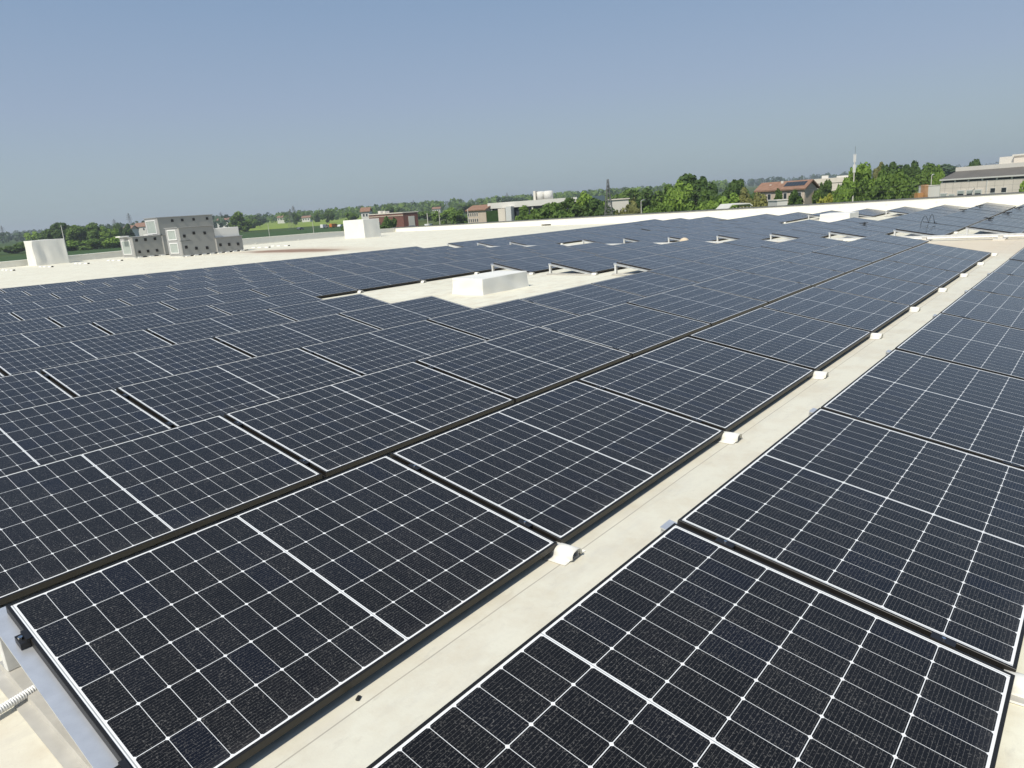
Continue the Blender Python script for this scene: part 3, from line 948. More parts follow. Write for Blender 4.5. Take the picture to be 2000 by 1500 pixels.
# ------------------------------------------------------------------ background: plants
def crown_mesh(name, seed, kind='round', n=1900, leaf=.040):
    """leaf cards spread through lumpy clumps inside a unit-size crown (base at z=0, top at z=1, radius about .5)"""
    rnd = random.Random(seed); np_ = np.random.RandomState(seed)
    clumps = []
    if kind == 'round': spec = (26, .50, .46, .56, .15)
    elif kind == 'wide': spec = (30, .56, .34, .52, .13)
    elif kind == 'tall': spec = (26, .30, .48, .52, .12)
    elif kind == 'poplar': spec = (22, .13, .50, .50, .075)
    elif kind == 'bush': spec = (20, .55, .42, .44, .17)
    else: spec = (26, .45, .45, .55, .13)
    N, rx_, rz_, zc, cr_ = spec
    for q in range(N):
        u = rnd.random()**.45
        th, ph_ = rnd.uniform(0, 6.283), math.acos(rnd.uniform(-1, 1))
        x = rx_*u*math.sin(ph_)*math.cos(th); y = rx_*u*math.sin(ph_)*math.sin(th); z = zc+rz_*.86*u*math.cos(ph_)
        if kind == 'round' and z < .3: x *= .8; y *= .8
        clumps.append((x, y, z, cr_*rnd.uniform(.6, 1.25)))
    b = MB()
    for q in range(n):
        cx, cy, cz, r_ = clumps[q % N]
        d = Vector(np_.normal(size=3)).normalized()
        rr_ = r_*(rnd.random()**.4)
        p = Vector((cx, cy, cz)) + d*rr_*Vector((1, 1, .75)).length/1.6
        if p.z < .02: continue
        nrm = (d + Vector(np_.normal(size=3))*.6 + Vector((0, 0, .35))).normalized()
        a = nrm.orthogonal().normalized(); a = Matrix.Rotation(rnd.uniform(0, 6.28), 3, nrm) @ a
        c = nrm.cross(a)
        s = leaf*rnd.uniform(.55, 1.3)
        b.face((p-a*s-c*s*.7, p+a*s*.2-c*s, p+a*s+c*s*.5, p-a*s*.3+c*s))
    a = np.array(b.v)
    a[:, :2] -= np.median(a[:, :2], axis=0)
    rr = np.percentile(np.abs(a[:, :2]), 97)
    a[:, :2] *= .5/rr
    z0, z1 = np.percentile(a[:, 2], 1), np.percentile(a[:, 2], 99.6)
    a[:, 2] = (a[:, 2]-z0)/(z1-z0)
    b.v = [tuple(q) for q in a]
    return b.mesh(name, LEAF['mid'])
CROWN = {}
for kd, sds in (('round', (1, 2, 3)), ('wide', (4, 5)), ('tall', (6, 7)), ('poplar', (8,)), ('bush', (9, 10))):
    CROWN[kd] = [crown_mesh('crown', s_, kd, 5600 if kd in ('round', 'wide') else 3600) for s_ in sds]
def trunk_mesh(seed):
    rnd = random.Random(seed)
    b = MB()
    b.tube([(0, 0, -.05), (.01, 0, .2), (-.01, .01, .45), (.01, 0, .72)], [.034, .026, .019, .008], 7)
    for q in range(6):
        a = rnd.uniform(0, 6.28); z0 = rnd.uniform(.2, .45)
        b.tube([(0, 0, z0), (.13*math.cos(a), .13*math.sin(a), z0+.13), (.27*math.cos(a), .27*math.sin(a), z0+.27)], [.014, .009, .004], 5)
    return b.mesh('trunk', MT['bark'])
TRUNK = [trunk_mesh(1), trunk_mesh(2)]
tn = [0]
def tree(px, top, D, w, kind='round', mat='mid', label='', cat='tree', group=None, name=None):
    """tree whose top shows at photo pixel (px, top) at view depth D; w = crown width in photo pixels"""
    P = at(px, top, D)
    zb = gz(P.x, P.y)
    H = P.z - zb
    width = w*D/F
    tn[0] += 1
    rnd = random.Random(tn[0]*13)
    root = empty(name or {'bush': 'bush', 'poplar': 'poplar_tree'}.get(kind, 'tree'), label, cat, (P.x, P.y, zb), rnd.uniform(0, 6.28), group)
    me = CROWN[kind][tn[0] % len(CROWN[kind])]
    nat = 1.0
    cr_ = link('crown', me, root)
    bottom = .0 if kind == 'bush' else H*rnd.uniform(.06, .16)
    cr_.location = (0, 0, bottom)
    cr_.scale = (width/nat*rnd.uniform(.95, 1.05), width/nat*rnd.uniform(.95, 1.05), (H-bottom)*.985)
    cr_.material_slots[0].link = 'OBJECT'; cr_.material_slots[0].material = LEAF[mat]
    if kind != 'bush':
        t = link('trunk', TRUNK[tn[0] % 2], root)
        s_ = min(width, H)
        t.scale = (s_*.9, s_*.9, H)
    return root

# left belt of trees and hedge beyond the left parapet
LB = 'trees in the belt beyond the left parapet'
for (px, top, D, w, kd, mt, lb) in [
    (22, 480, 300, 60, 'wide', 'dark', 'low dark green tree at the far left edge'),
    (62, 472, 300, 56, 'wide', 'mid', 'bushy tree just left of the tall white box'),
    (100, 437, 330, 46, 'round', 'dark', 'dark tree rising above the tall white box on its left side'),
    (130, 436, 330, 44, 'round', 'dark', 'tall dark tree rising behind the tall white box'),
    (152, 441, 320, 52, 'round', 'mid', 'mid green tree right of the leaning pole'),
    (184, 436, 330, 46, 'round', 'mid', 'rounded tree halfway between the white box and the grey units'),
    (209, 443, 330, 38, 'round', 'light', 'paler tree left of the twin dark crowns'),
    (226, 438, 380, 26, 'round', 'dark', 'left of the twin dark crowns by the ventilation units'),
    (244, 438, 380, 26, 'round', 'dark', 'right of the twin dark crowns by the ventilation units'),
    (140, 470, 285, 58, 'bush', 'light', 'light green shrub in front of the belt behind the tall white box'),
    (186, 463, 285, 64, 'bush', 'mid', 'broad shrub in front of the belt left of the ventilation units'),
    (228, 462, 285, 50, 'bush', 'light', 'pale shrub touching the rear ventilation unit from behind'),
    (72, 452, 420, 46, 'wide', 'light', 'light tree further off at the left, above the pale field')]:
    tree(px, top, D, w, kd, mt, lb, 'shrub' if kd == 'bush' else 'tree', LB)
# behind and right of the units
for (px, top, D, w, kd, mt, lb) in [
    (463, 415, 420, 30, 'tall', 'mid', 'tall light tree standing just right of the grey units'),
    (490, 428, 520, 34, 'wide', 'mid', 'low tree right of the grey units, before the white house'),
    (505, 421, 600, 26, 'round', 'haze_blue', 'small hazy tree left of the lattice mast'),
    (575, 415, 560, 18, 'round', 'dark', 'small dark tree right of the lattice mast'),
    (640, 411, 520, 22, 'round', 'dark', 'dark round tree above the bright field'),
    (618, 414, 620, 26, 'wide', 'mid', 'mid green tree left of the dark round one above the field'),
    (684, 414, 420, 30, 'round', 'mid', 'tree directly behind the upright white box'),
    (677, 430, 210, 28, 'bush', 'mid', 'bush just left of the upright white box'),
    (756, 424, 200, 36, 'bush', 'dark', 'dark bush between upright white box and brick building'),
    (762, 402, 520, 30, 'round', 'mid', 'tree showing over the brick building roof')]:
    tree(px, top, D, w, kd, mt, lb, 'shrub' if kd == 'bush' else 'tree')
for (px, top, D, w, kd, mt, lb) in [
    (834, 413, 380, 46, 'wide', 'mid', 'trees right of the brick building, behind parked cars'),
    (870, 407, 300, 50, 'round', 'light', 'light green tree left of the old stucco house'),
    (895, 411, 260, 46, 'bush', 'mid', 'bushy tree at the left foot of the old stucco house'),
    (915, 399, 520, 60, 'wide', 'dark', 'wide dark trees behind the stucco house'),
    (1000, 384, 620, 50, 'wide', 'haze_blue', 'hazy trees behind the white modern building'),
    (1034, 403, 160, 64, 'bush', 'mid', 'shrub at the foot of the white modern building'),
    (1078, 398, 158, 70, 'wide', 'mid', 'tree hiding the middle of the white modern building'),
    (1112, 388, 170, 70, 'round', 'dark', 'dark tree at the right end of the white modern building'),
    (1145, 377, 170, 58, 'round', 'light', 'yellowish green tree left of the lattice pylon'),
    (1172, 388, 160, 60, 'round', 'dark', 'dark tree just behind the lattice pylon'),
    (1215, 372, 230, 70, 'wide', 'mid', 'tree just right of the lattice pylon'),
    (1226, 390, 145, 46, 'bush', 'olive', 'olive shrub right of the lattice pylon'),
    (1268, 370, 190, 64, 'wide', 'dark', 'dark tree between the pylon and the largest tree'),
    (1302, 362, 165, 60, 'round', 'mid', 'tree at the left side of the largest tree'),
    (1328, 357, 150, 66, 'round', 'light', 'lighter tree in front of the largest tree'),
    (1362, 341, 160, 78, 'round', 'dark', 'largest dark green tree in the centre of the skyline'),
    (1388, 372, 140, 50, 'round', 'mid', 'tree at the right side of the largest tree'),
    (1436, 352, 170, 76, 'wide', 'dark', 'broad dark tree left of the house with roof panels'),
    (1428, 380, 130, 70, 'bush', 'light', 'bright light green shrub above the white canopy'),
    (1462, 368, 130, 40, 'round', 'olive', 'olive brown tree touching the house with roof panels'),
    (1386, 394, 125, 46, 'bush', 'light', 'bright bush low at the parapet left of the white canopy'),
    (1350, 396, 125, 60, 'bush', 'mid', 'low bush under the largest tree'),
    (1290, 398, 130, 60, 'bush', 'mid', 'low bush under the trees right of the pylon'),
    (1492, 382, 120, 44, 'bush', 'olive', 'shrub in front of the left end of the house with roof panels'),
    (1518, 371, 120, 28, 'round', 'dark', 'small dark tree before the middle of the house with roof panels'),
    (1550, 372, 120, 26, 'tall', 'dark', 'narrow dark tree before the right end of the house with roof panels'),
    (1592, 369, 130, 44, 'round', 'mid', 'tree right of the house with roof panels'),
    (1611, 353, 160, 28, 'round', 'dark', 'small round dark tree before the pale warehouse'),
    (1617, 381, 115, 44, 'bush', 'yellow', 'yellow green bush at the parapet before the pale warehouse'),
    (1652, 352, 125, 50, 'round', 'light', 'yellowish tree below the antenna mast'),
    (1683, 321, 140, 56, 'round', 'light', 'tall light green tree just right of the antenna mast'),
    (1712, 336, 130, 56, 'round', 'mid', 'tree right of the tall light green tree'),
    (1748, 335, 130, 62, 'round', 'mid', 'leafy tree left of the wooden pallet stack'),
    (1745, 318, 185, 34, 'tall', 'dark', 'dark pointed tree on the right skyline'),
    (1722, 319, 200, 30, 'round', 'olive', 'pale grey green tree on the right skyline'),
    (1778, 318, 190, 52, 'round', 'dark', 'dark tree right of the pointed one on the right skyline'),
    (1815, 320, 180, 50, 'round', 'mid', 'tree on the skyline left of the pale factory'),
    (1788, 366, 110, 40, 'bush', 'olive', 'shrubs beside the wooden pallet stack'),
    (1835, 334, 150, 24, 'round', 'light', 'small light tree at the left end of the factory roof'),
    (1905, 312, 260, 44, 'wide', 'dark', 'dark tree crown showing above the factory roofs'),
    (1866, 321, 300, 95, 'wide', 'haze_blue', 'hazy wooded rise behind the factory'),
    (2004, 356, 85, 44, 'bush', 'light', 'bush at the right edge before the factory')]:
    tree(px, top, D, w, kd, mt, lb, 'shrub' if kd == 'bush' else 'tree')

# far woods: one mass per belt
def wood(name, D, px0, px1, tops, n, mat, label):
    rnd = random.Random(int(D))
    b = MB()
    for q in range(n):
        px = px0+(px1-px0)*rnd.random()
        vl = 460-.0705*px
        P = at(px, vl-tops*rnd.uniform(.25, 1.0)**1.3, D*rnd.uniform(.85, 1.15))
        g_ = gz(P.x, P.y); hh = P.z-g_
        w_ = hh*rnd.uniform(.5, 1.1)
        for t in range(26):
            d = Vector((rnd.gauss(0, 1), rnd.gauss(0, 1), rnd.gauss(0, 1))).normalized()
            c = Vector((P.x+d.x*w_*.5, P.y+d.y*w_*.5, g_+hh*.52+d.z*hh*.46))
            s_ = w_*.16*rnd.uniform(.6, 1.3)
            nrm = (d+Vector((rnd.gauss(0, .4), rnd.gauss(0, .4), rnd.gauss(0, .4)))).normalized()
            a = nrm.orthogonal().normalized(); e_ = nrm.cross(a)
            b.face((c-a*s_-e_*s_, c+a*s_-e_*s_*.7, c+a*s_*.8+e_*s_, c-a*s_+e_*s_*.8))
    tag(b.build(name, LEAF[mat]), label, 'woodland', kind='stuff')
wood('distant_woods', 2600, -120, 2100, 7, 420, 'haze_blue', 'faint hazy belt of woods on the horizon')
wood('distant_woods', 1500, -100, 1750, 9, 380, 'haze_blue', 'hazy tree belt across the plain')
wood('field_hedges', 800, 440, 760, 8, 90, 'mid', 'tree line along the far side of the bright field')
wood('field_hedges', 900, 690, 1420, 9, 260, 'mid', 'tree lines behind the houses in the middle distance')
wood('field_hedges', 700, -80, 470, 9, 140, 'haze_blue', 'low tree line behind the left belt of trees')

# crop fields beyond the left parapet
def field(name, pix, mat, z, label, kind):
    b = MB(); b.face([ray_g(px, py, z) for (px, py) in pix])
    tag(b.build(name, mat), label, kind, kind='structure')
field('crop_field', [(470, 452), (720, 434), (720, 417), (560, 429), (470, 438)], MT['vine'], .06, 'bright green crop field beyond the left parapet', 'field')
field('lawn', [(-60, 524), (770, 452), (700, 440.5), (470, 457.5), (230, 481), (-60, 508)], MT['lawn'], .03, 'dark mown grass strip beyond the left parapet', 'lawn')

# ------------------------------------------------------------------ background: buildings
UPZ = Vector((0, 0, 1))
class Bld:
    """building with a local frame: u runs along the front seen by the camera, v away from it, z up from the ground"""
    def __init__(s, name, label, cat, px0, px1, py, D0, D1=None):
        A = at(px0, py, D0); B = at(px1, py, D1 or D0)
        A.z = B.z = s.g = gz((A.x+B.x)/2, (A.y+B.y)/2)
        s.u = (B-A); s.len = s.u.length; s.u.normalize()
        s.v = UPZ.cross(s.u)
        s.root = empty(name, label, cat, A)
        s.root.matrix_world = basis(A, s.u, s.v, UPZ)
        s.D = D0
    def px(s, n): return n*s.D/F
    def h(s, px, py): return at(px, py, s.D).z - s.g
    def part(s, name, mat, boxes, parent=None):
        b = MB()
        for q in boxes: b.box(*q)
        return b.build(name, mat, parent or s.root)
def gable(bd, u0, u1, v0, v1, z0, z1, over=.5, name='roof', mat=None):
    b = MB()
    vm = (v0+v1)/2
    b.prism([(v0-over, z0), (vm, z1), (v1+over, z0), (v1+over, z0+.25), (vm, z1+.28), (v0-over, z0+.25)], u0-over, u1+over, 'x')
    g = MB(); g.prism([(v0, z0+.02), (v1, z0+.02), (vm, z1-.12)], u0+.01, u1-.01, 'x')
    g.build('gable_wall', MT['stucco'], bd.root)
    return b.build(name, mat or MT['roof_tile'], bd.root)
def windows(bd, us, z, w, h, v=0, mat='glass', frame=True):
    for u in us:
        f_ = bd.part('window', MT['white_wall'], [(u-w/2-.08, u+w/2+.08, v-.05, v-.004, z-.1, z+h+.08)])
        bd.part('pane', MT[mat], [(u-w/2, u+w/2, v-.065, v-.052, z, z+h)], f_)

# brick building
B_ = Bld('brick_building', 'dark red brick building with a flat roof behind the left parapet', 'building', 722, 789, 438, 270, 250)
H_ = B_.h(757, 418)
B_.part('wall', MT['brick'], [(0, B_.len, 0, 6, 0, H_)])
B_.part('roof', MT['concrete'], [(-.2, B_.len+.2, -.2, 6.2, H_+.005, H_+.35)])
B_.part('rooftop_unit', MT['concrete_l'], [(4, 6, 2, 4, H_+.36, H_+1.3)]); B_.part('rooftop_unit', MT['concrete_l'], [(8, 9.2, 2, 4, H_+.36, H_+1.1)])
B_.part('cornice', MT['stucco'], [(-.1, B_.len+.1, -.12, -.004, H_-.9, H_-.55)])
B_.part('door', MT['concrete_l'], [(B_.len+.004, B_.len+.1, 2, 4.5, 0, H_-1.2)])
for q in range(4): B_.part('window', MT['glass'], [(1.5+q*3, 2.7+q*3, -.06, -.004, 2.2, 3.4)])
# white cottage left of the brick building
B_ = Bld('white_cottage', 'small white house with red roof above the brick building', 'house', 706, 722, 425, 330)
H_ = B_.h(712, 414)
B_.part('wall', MT['white_wall'], [(0, B_.len, 0, 6, 0, H_)]); gable(B_, 0, B_.len, 0, 6, H_, H_+1.8)
windows(B_, [1.2, 2.6], H_-2, .8, 1.1)
# stucco house
B_ = Bld('stucco_house', 'old three storey stucco house with red tiled roof left of the white modern building', 'house', 914, 950, 430, 190, 184)
H_ = B_.h(930, 411.5)
B_.part('wall', MT['stucco'], [(0, B_.len, 0, 4.5, 0, H_)])
gable(B_, 0, B_.len, 0, 4.5, H_, H_+1.15, .4)
for r_ in range(3):
    windows(B_, [.6+q*.93 for q in range(5)], H_-1.35-r_*1.5, .42, .8)
# white modern building with silos
B_ = Bld('modern_building', 'white flat roofed modern building with dark glazing and two silos on top', 'building', 958, 1128, 425, 185, 175)
Ht, Hb = B_.h(970, 396), B_.h(970, 407)
L_ = B_.len
B_.part('fascia', MT['white_wall'], [(-.4, L_+.2, -.4, 22, Hb, Ht)])
B_.part('glazing', MT['glass'], [(.3, L_-.2, .4, 21.5, 2.5, Hb-.005)])
B_.part('plinth', MT['concrete_l'], [(.2, L_, .3, 21.6, 0, 2.49)])
for q in range(9): B_.part('column', MT['white_wall'], [(.3+q*(L_-.8)/8, .65+q*(L_-.8)/8, -.1, .3, 0, Hb-.005)])
B_.part('green_wall', MT['green_wall'], [(0, 3.4, -2.2, -.6, 0, Hb-.5)])
B_.part('tower', MT['concrete'], [(3.6, 5.6, -2.6, -.5, 0, Hb-.1)])
B_.part('tower', MT['galv'], [(5.65, 7.2, -2.4, -.5, 0, Hb+.3)])
for (u, r_) in ((11.3, 1.05), (13.5, 1.25)):
    b = MB(); n_ = 20
    b.tube([(u, 8, Ht+.01), (u, 8, Ht+2.0), (u, 8, Ht+2.15)], [r_, r_, r_*.7], n_)
    sl_ = b.build('silo', MT['white_wall'], B_.root, True)
B_.part('silo_platform', MT['concrete_l'], [(9.6, 10.2, 7, 9, Ht+.01, Ht+2.3)])
# low pale shed behind the pylon
B_ = Bld('pale_shed', 'low pale shed roof glimpsed right of the lattice pylon', 'shed', 1196, 1228, 400, 210)
H_ = B_.h(1210, 390)
B_.part('wall', MT['concrete_l'], [(0, B_.len, 0, 10, 0, H_)]); B_.part('roof', MT['concrete'], [(-.3, B_.len+.3, -.3, 10.3, H_+.005, H_+.3)])
# white canopy
B_ = Bld('white_canopy', 'white greenhouse canopy just above the parapet left of the house with roof panels', 'canopy', 1417, 1470, 405, 105)
H_ = B_.h(1440, 398)
b = MB(); b.prism([(0, H_-.9), (1.0, H_), (3.6, H_), (B_.len, H_-.35), (B_.len, H_-.5), (3.6, H_-.14), (1.0, H_-.14), (.2, H_-.95)], 0, 6, 'y')
b.build('roof', MT['white_wall'], B_.root)
for q in range(7): B_.part('post', MT['white_wall'], [(.6+q*.52, .68+q*.52, .05, .15, 0, H_-.5 if q > 0 else H_-.9)])
B_.part('wall', MT['film'], [(.4, B_.len-.2, 5.5, 5.7, 0, H_-.9)])
# house with panels
B_ = Bld('tiled_house', 'long house with terracotta roof carrying a band of solar panels', 'house', 1478, 1571, 390, 135, 128)
He, Hr = B_.h(1500, 374), B_.h(1500, 363)
L_ = B_.len
B_.part('wall', MT['stucco'], [(0, L_, 0, 4.6, 0, He)])
rf = gable(B_, 0, L_, 0, 4.6, He, Hr+.35, .4)
vm = 2.3
for q in range(7):
    t0, t1 = .30, .80
    u0 = L_*.54+q*(L_*.43/7)
    b = MB()
    P = lambda u, t: (u, -.4+t*2.7, He+.25+(Hr+.38-He)*t+.06)
    w_ = L_*.43/7-.06
    b.face([P(u0, t0), P(u0+w_, t0), P(u0+w_, t1), P(u0, t1)])
    b.build('roof_panel', MT['glass'], B_.root)
windows(B_, [1.0, 2.6, 4.2, 5.8, 7.2, 8.6], He-1.5, .6, 1.0)
B_.part('chimney', MT['concrete_l'], [(L_*.42, L_*.42+.45, 1.6, 2.0, Hr-.3, Hr+.7)])
B_.part('chimney', MT['concrete_l'], [(L_*.2, L_*.2+.35, 1.2, 1.5, Hr-.6, Hr+.2)])
# pale warehouses behind it
B_ = Bld('pale_warehouse', 'pale beige warehouse behind the house with roof panels', 'warehouse', 1578, 1668, 380, 230, 225)
H_ = B_.h(1590, 350)
B_.part('wall', MT['concrete'], [(0, B_.len, 0, 30, 0, H_-1.5)]); B_.part('fascia', MT['concrete'], [(-.2, B_.len+.2, -.2, 30, H_-1.495, H_)])
B_.part('rooftop_unit', MT['white_wall'], [(4, 6, 4, 8, H_+.01, H_+.9)]); B_.part('rooftop_unit', MT['white_wall'], [(8.5, 12, 4, 8, H_+.01, H_+.5)])
B_.part('gate', MT['white_wall'], [(8.6, 11, -.08, -.004, 0, H_-2.2)])
B_ = Bld('white_outbuilding', 'small white outbuilding wall above the parapet before the tiled house', 'shed', 1518, 1538, 396, 108)
H_ = B_.h(1528, 391.5)
B_.part('wall', MT['white_wall'], [(0, B_.len, 0, 4, 0, H_)]); B_.part('roof', MT['concrete_l'], [(-.1, B_.len+.1, -.1, 4.1, H_+.004, H_+.12)])
# factory at the right
B_ = Bld('factory_building', 'long pale factory with dark sloping roof band and stepped upper blocks at the right edge', 'factory', 1835, 2070, 385, 118, 100)
L_ = B_.len
Hw = B_.h(1840, 357); Hg = B_.h(1840, 353); Hd = B_.h(1840, 338)
B_.part('wall', MT['concrete'], [(0, L_, 0, 26, 0, Hw)])
B_.part('window_band', MT['glass'], [(.15, L_-.1, .06, 25.9, Hw+.004, Hg)])
for q in range(9): B_.part('mullion', MT['concrete_l'], [(.15+q*L_/8.2, .42+q*L_/8.2, -.02, .05, Hw+.004, Hg)])
B_.part('gutter', MT['white_wall'], [(-.05, L_, -.25, .02, Hg+.003, Hg+.22)])
b = MB(); b.prism([(-.2, Hg+.225), (3.2, Hd+.1), (24, Hd+.1), (24, Hg+.225)], 0, L_, 'x')
b.build('roof', MT['dark_roof'], B_.root)
B_.part('roof_edge', MT['concrete_l'], [(-.15, L_, 3.2, 24.2, Hd+.104, Hd+.75)])
Hu, Hu2 = B_.h(1915, 321), B_.h(1980, 305)
B_.part('upper_block', MT['concrete'], [(5.4, L_, 9, 24, Hd+.755, Hu+.9)])
B_.part('upper_roof', MT['concrete_l'], [(5.2, L_, 8.8, 24.1, Hu+.905, Hu+1.15)])
B_.part('step_block', MT['concrete_l'], [(2.6, 5.39, 9.4, 24, Hd+.755, Hd+1.9)])
B_.part('top_block', MT['concrete'], [(10.6, L_, 12, 24, Hu+1.155, Hu2+1.5)])
B_.part('top_band', MT['glass'], [(12.4, L_, 11.9, 11.995, Hu2+.7, Hu2+1.2)])
for q in range(8): B_.part('rooftop_rib', MT['white_wall'], [(10.8+q*.6, 11.1+q*.6, 12, 20, Hu2+1.505, Hu2+1.9)])
zd = B_.h(1900, 369); zb_ = B_.h(1900, 392)
for (u0, u1, hh) in ((.15, 1.55, -.3), (1.75, 2.95, -.45), (3.3, 4.7, .05), (4.95, 6.2, .05), (6.35, 7.7, .05)):
    f_ = B_.part('bay_door', MT['white_wall'], [(u0, u1, -.16, -.004, 0, zd+hh)])
    B_.part('opening', MT['glass'], [(u0+.16, u1-.16, -.18, -.164, 0, zd+hh-.62)], f_)
    B_.part('door_panel', MT['film'], [(u0+.16, u1-.16, -.18, -.164, zd+hh-.6, zd+hh-.16)], f_)
windows(B_, [9.4, 11.2], zd-.55, .75, .65, 0)
B_.part('lamp_arm', MT['galv'], [(6.3, 6.38, -.7, -.004, zd+.3, zd+.38)])
B_.part('downpipe', MT['galv'], [(8.3, 8.42, -.1, -.004, 0, Hw)])
for q in range(11): B_.part('panel_joint', MT['coping'], [(.9+q*1.45, .925+q*1.45, -.006, -.002, 0, Hw)])
B_ = Bld('white_container', 'white panelled cabin standing at the left end of the factory', 'cabin', 1812, 1835, 380, 104)
H_ = B_.h(1822, 363)
B_.part('wall', MT['white_wall'], [(0, B_.len, 0, 2.5, 0, H_)]); B_.part('roof', MT['concrete_l'], [(-.05, B_.len+.05, -.05, 2.55, H_+.004, H_+.08)])
for q in range(3): B_.part('panel_joint', MT['concrete'], [(.4+q*.45, .42+q*.45, -.012, -.003, 0, H_)])
# pallets
B_ = Bld('pallet_stack', 'tall stack of orange wooden pallets left of the white cabin', 'pallets', 1793, 1812, 383, 103)
H_ = B_.h(1806, 360.5)
hh = 0; q = 0
while hh < H_:
    B_.part('pallet', MT['wood'], [(B_.len*.62, B_.len, 0, 1.0, hh, hh+.115)]); hh += .15; q += 1
hh = H_-.15*9
lo_ = B_.part('lower_pile', MT['wood'], [(0, B_.len*.6, .1, 1.0, 0, H_-1.15)])
# houses far off behind the left belt
for (px0, px1, top, D, lb, hw) in ((241, 256, 446, 420, 'pale house with red roof behind the grey units, left side', 2.6), (262, 300, 440, 470, 'larger house with orange red roof partly hidden by the rear grey unit', 3.2),
                                  (208, 240, 452, 400, 'long low terracotta roof among the trees left of the units', 1.6), (424, 446, 429, 640, 'white house right of the tall grey unit', 2.2),
                                  (542, 556, 424, 700, 'small white house left of the orange roofed one on the plain', 2.0), (590, 606, 424, 680, 'small house with orange roof above the bright field', 2.0),
                                  (845, 860, 407, 640, 'distant orange roof among trees right of the brick building', 2.0)):
    B_ = Bld('farm_house', lb, 'house', px0, px1, top+8, D)
    H_ = B_.h((px0+px1)/2, top)
    B_.part('wall', MT['white_wall'], [(0, B_.len, 0, 9, 0, H_-hw*.3)])
    gable(B_, 0, B_.len, 0, 9, H_-hw*.3, H_+hw*.5, .5)
    windows(B_, [B_.len*t for t in (.2, .5, .8)], H_-hw*.3-2.2, 1.0, 1.3)

# ------------------------------------------------------------------ pylons, masts, lamps
def lattice(px, top, D, label, base_w=3.2, arms=3, cat='pylon', r_=.09, lv=11, name='lattice_pylon'):
    P = at(px, top, D); zb = gz(P.x, P.y); H = P.z-zb
    root = empty(name, label, cat, (P.x, P.y, zb), R(25))
    b = MB()
    wd = lambda t: base_w/2*(1-t)**1.15+.16
    for q in range(lv):
        t0, t1 = q/lv, (q+1)/lv
        w0, w1 = wd(t0), wd(t1)
        cs0 = [(-w0, -w0), (w0, -w0), (w0, w0), (-w0, w0)]; cs1 = [(-w1, -w1), (w1, -w1), (w1, w1), (-w1, w1)]
        for i in range(4):
            j = (i+1) % 4
            b.tube([(*cs0[i], H*t0), (*cs1[i], H*t1)], r_, 4, 0, False)
            b.tube([(*cs0[i], H*t0), (*cs1[j], H*t1)], r_*.65, 4, 0, False)
            b.tube([(*cs0[j], H*t0), (*cs1[i], H*t1)], r_*.65, 4, 0, False)
            b.tube([(*cs1[i], H*t1), (*cs1[j], H*t1)], r_*.6, 4, 0, False)
    b.build('tower', MT['pylon'], root)
    for q in range(arms):
        z = H*(.70+.09*q); L_ = base_w*(.78-.14*q)
        b = MB()
        for s_ in (-1, 1):
            b.tube([(0, 0, z), (s_*L_, 0, z+.1)], r_*.8, 4, 0, False); b.tube([(0, 0, z+.9), (s_*L_, 0, z+.1)], r_*.7, 4, 0, False)
            b.tube([(s_*L_, 0, z+.1), (s_*L_, 0, z-.6)], r_*1.1, 5, 0, False)
        b.build('cross_arm', MT['pylon'], root)
    return root, P
py, PP = lattice(1187, 350, 150, 'tall steel lattice pylon rising among the trees in the centre right', 2.2, 3, r_=.055)
lattice(566, 408, 420, 'slender lattice mast above the bright field right of the grey units', 3.4, 2, 'mast', r_=.05, lv=7)
lattice(572, 402, 900, 'fainter distant pylon just behind the slender lattice mast', 7, 3, r_=.12, lv=7)
lattice(250, 416, 700, 'distant pylon above the red roofed house left of the grey units', 5, 3, r_=.10, lv=7)
lattice(222, 428, 800, 'faint low pylon left of the one above the red roof', 5, 3, r_=.10, lv=7)
lattice(2, 441, 900, 'faint pylon at the far left edge', 6, 3, r_=.10, lv=7)
lattice(430, 414, 1500, 'faint distant pylon right of the tall grey unit', 9, 3, r_=.18, lv=6)
lattice(990, 376, 1500, 'faint distant pylon above the white modern building', 9, 3, r_=.18, lv=6)
lattice(807, 390, 1600, 'faint distant pylon above the trees right of the brick building', 9, 3, r_=.18, lv=6)
def pole(px, top, D, label, cat='pole', r_=.12, lean=0, name='utility_pole', head=None):
    P = at(px, top, D)
    root = empty(name, label, cat, (P.x, P.y, gz(P.x, P.y)))
    H = P.z-gz(P.x, P.y)
    b = MB(); b.tube([(0, 0, 0), (lean*.5, 0, H*.5), (lean, 0, H)], [r_*1.3, r_, r_*.7], 8)
    b.build('shaft', MT['concrete_l'], root)
    if head == 'lamp':
        b = MB(); b.tube([(0, 0, H-.1), (.5, 0, H+.1), (1.1, 0, H+.1)], .05, 6); b.box(.9, 1.5, -.12, .12, H+.05, H+.17)
        b.build('lamp_head', MT['galv'], root)
    if head == 'antenna':
        for q, zz in enumerate((H-1.3, H-3.2)):
            for a in range(3):
                b = MB(); T = Matrix.Rotation(a*2.09, 4, 'Z')
                b.box(.14, .26, -.09, .09, zz, zz+1.5, 0, T)
                b.build('antenna_panel', MT['white_pvc'], root)
        b = MB(); b.tube([(0, 0, H), (0, 0, H+1.6)], .03, 5); b.build('rod', MT['pylon'], root)
    return root
pole(119, 440, 230, 'grey pole leaning in the tree belt right of the tall white box', r_=.17)
pole(1670, 303, 135, 'slim antenna mast with white panels rising above the right hand trees', 'antenna mast', .11, 0, 'antenna_mast', 'antenna')
pole(1252, 392, 140, 'street lamp in front of trees right of the lattice pylon', 'street lamp', .08, 0, 'street_lamp', 'lamp')
pole(834, 416, 200, 'pale pole right of the brick building', r_=.14)
pole(857, 411, 260, 'thin pole between brick building and stucco house', r_=.12)
pole(913, 408, 150, 'thin pole at the left side of the stucco house', r_=.09)
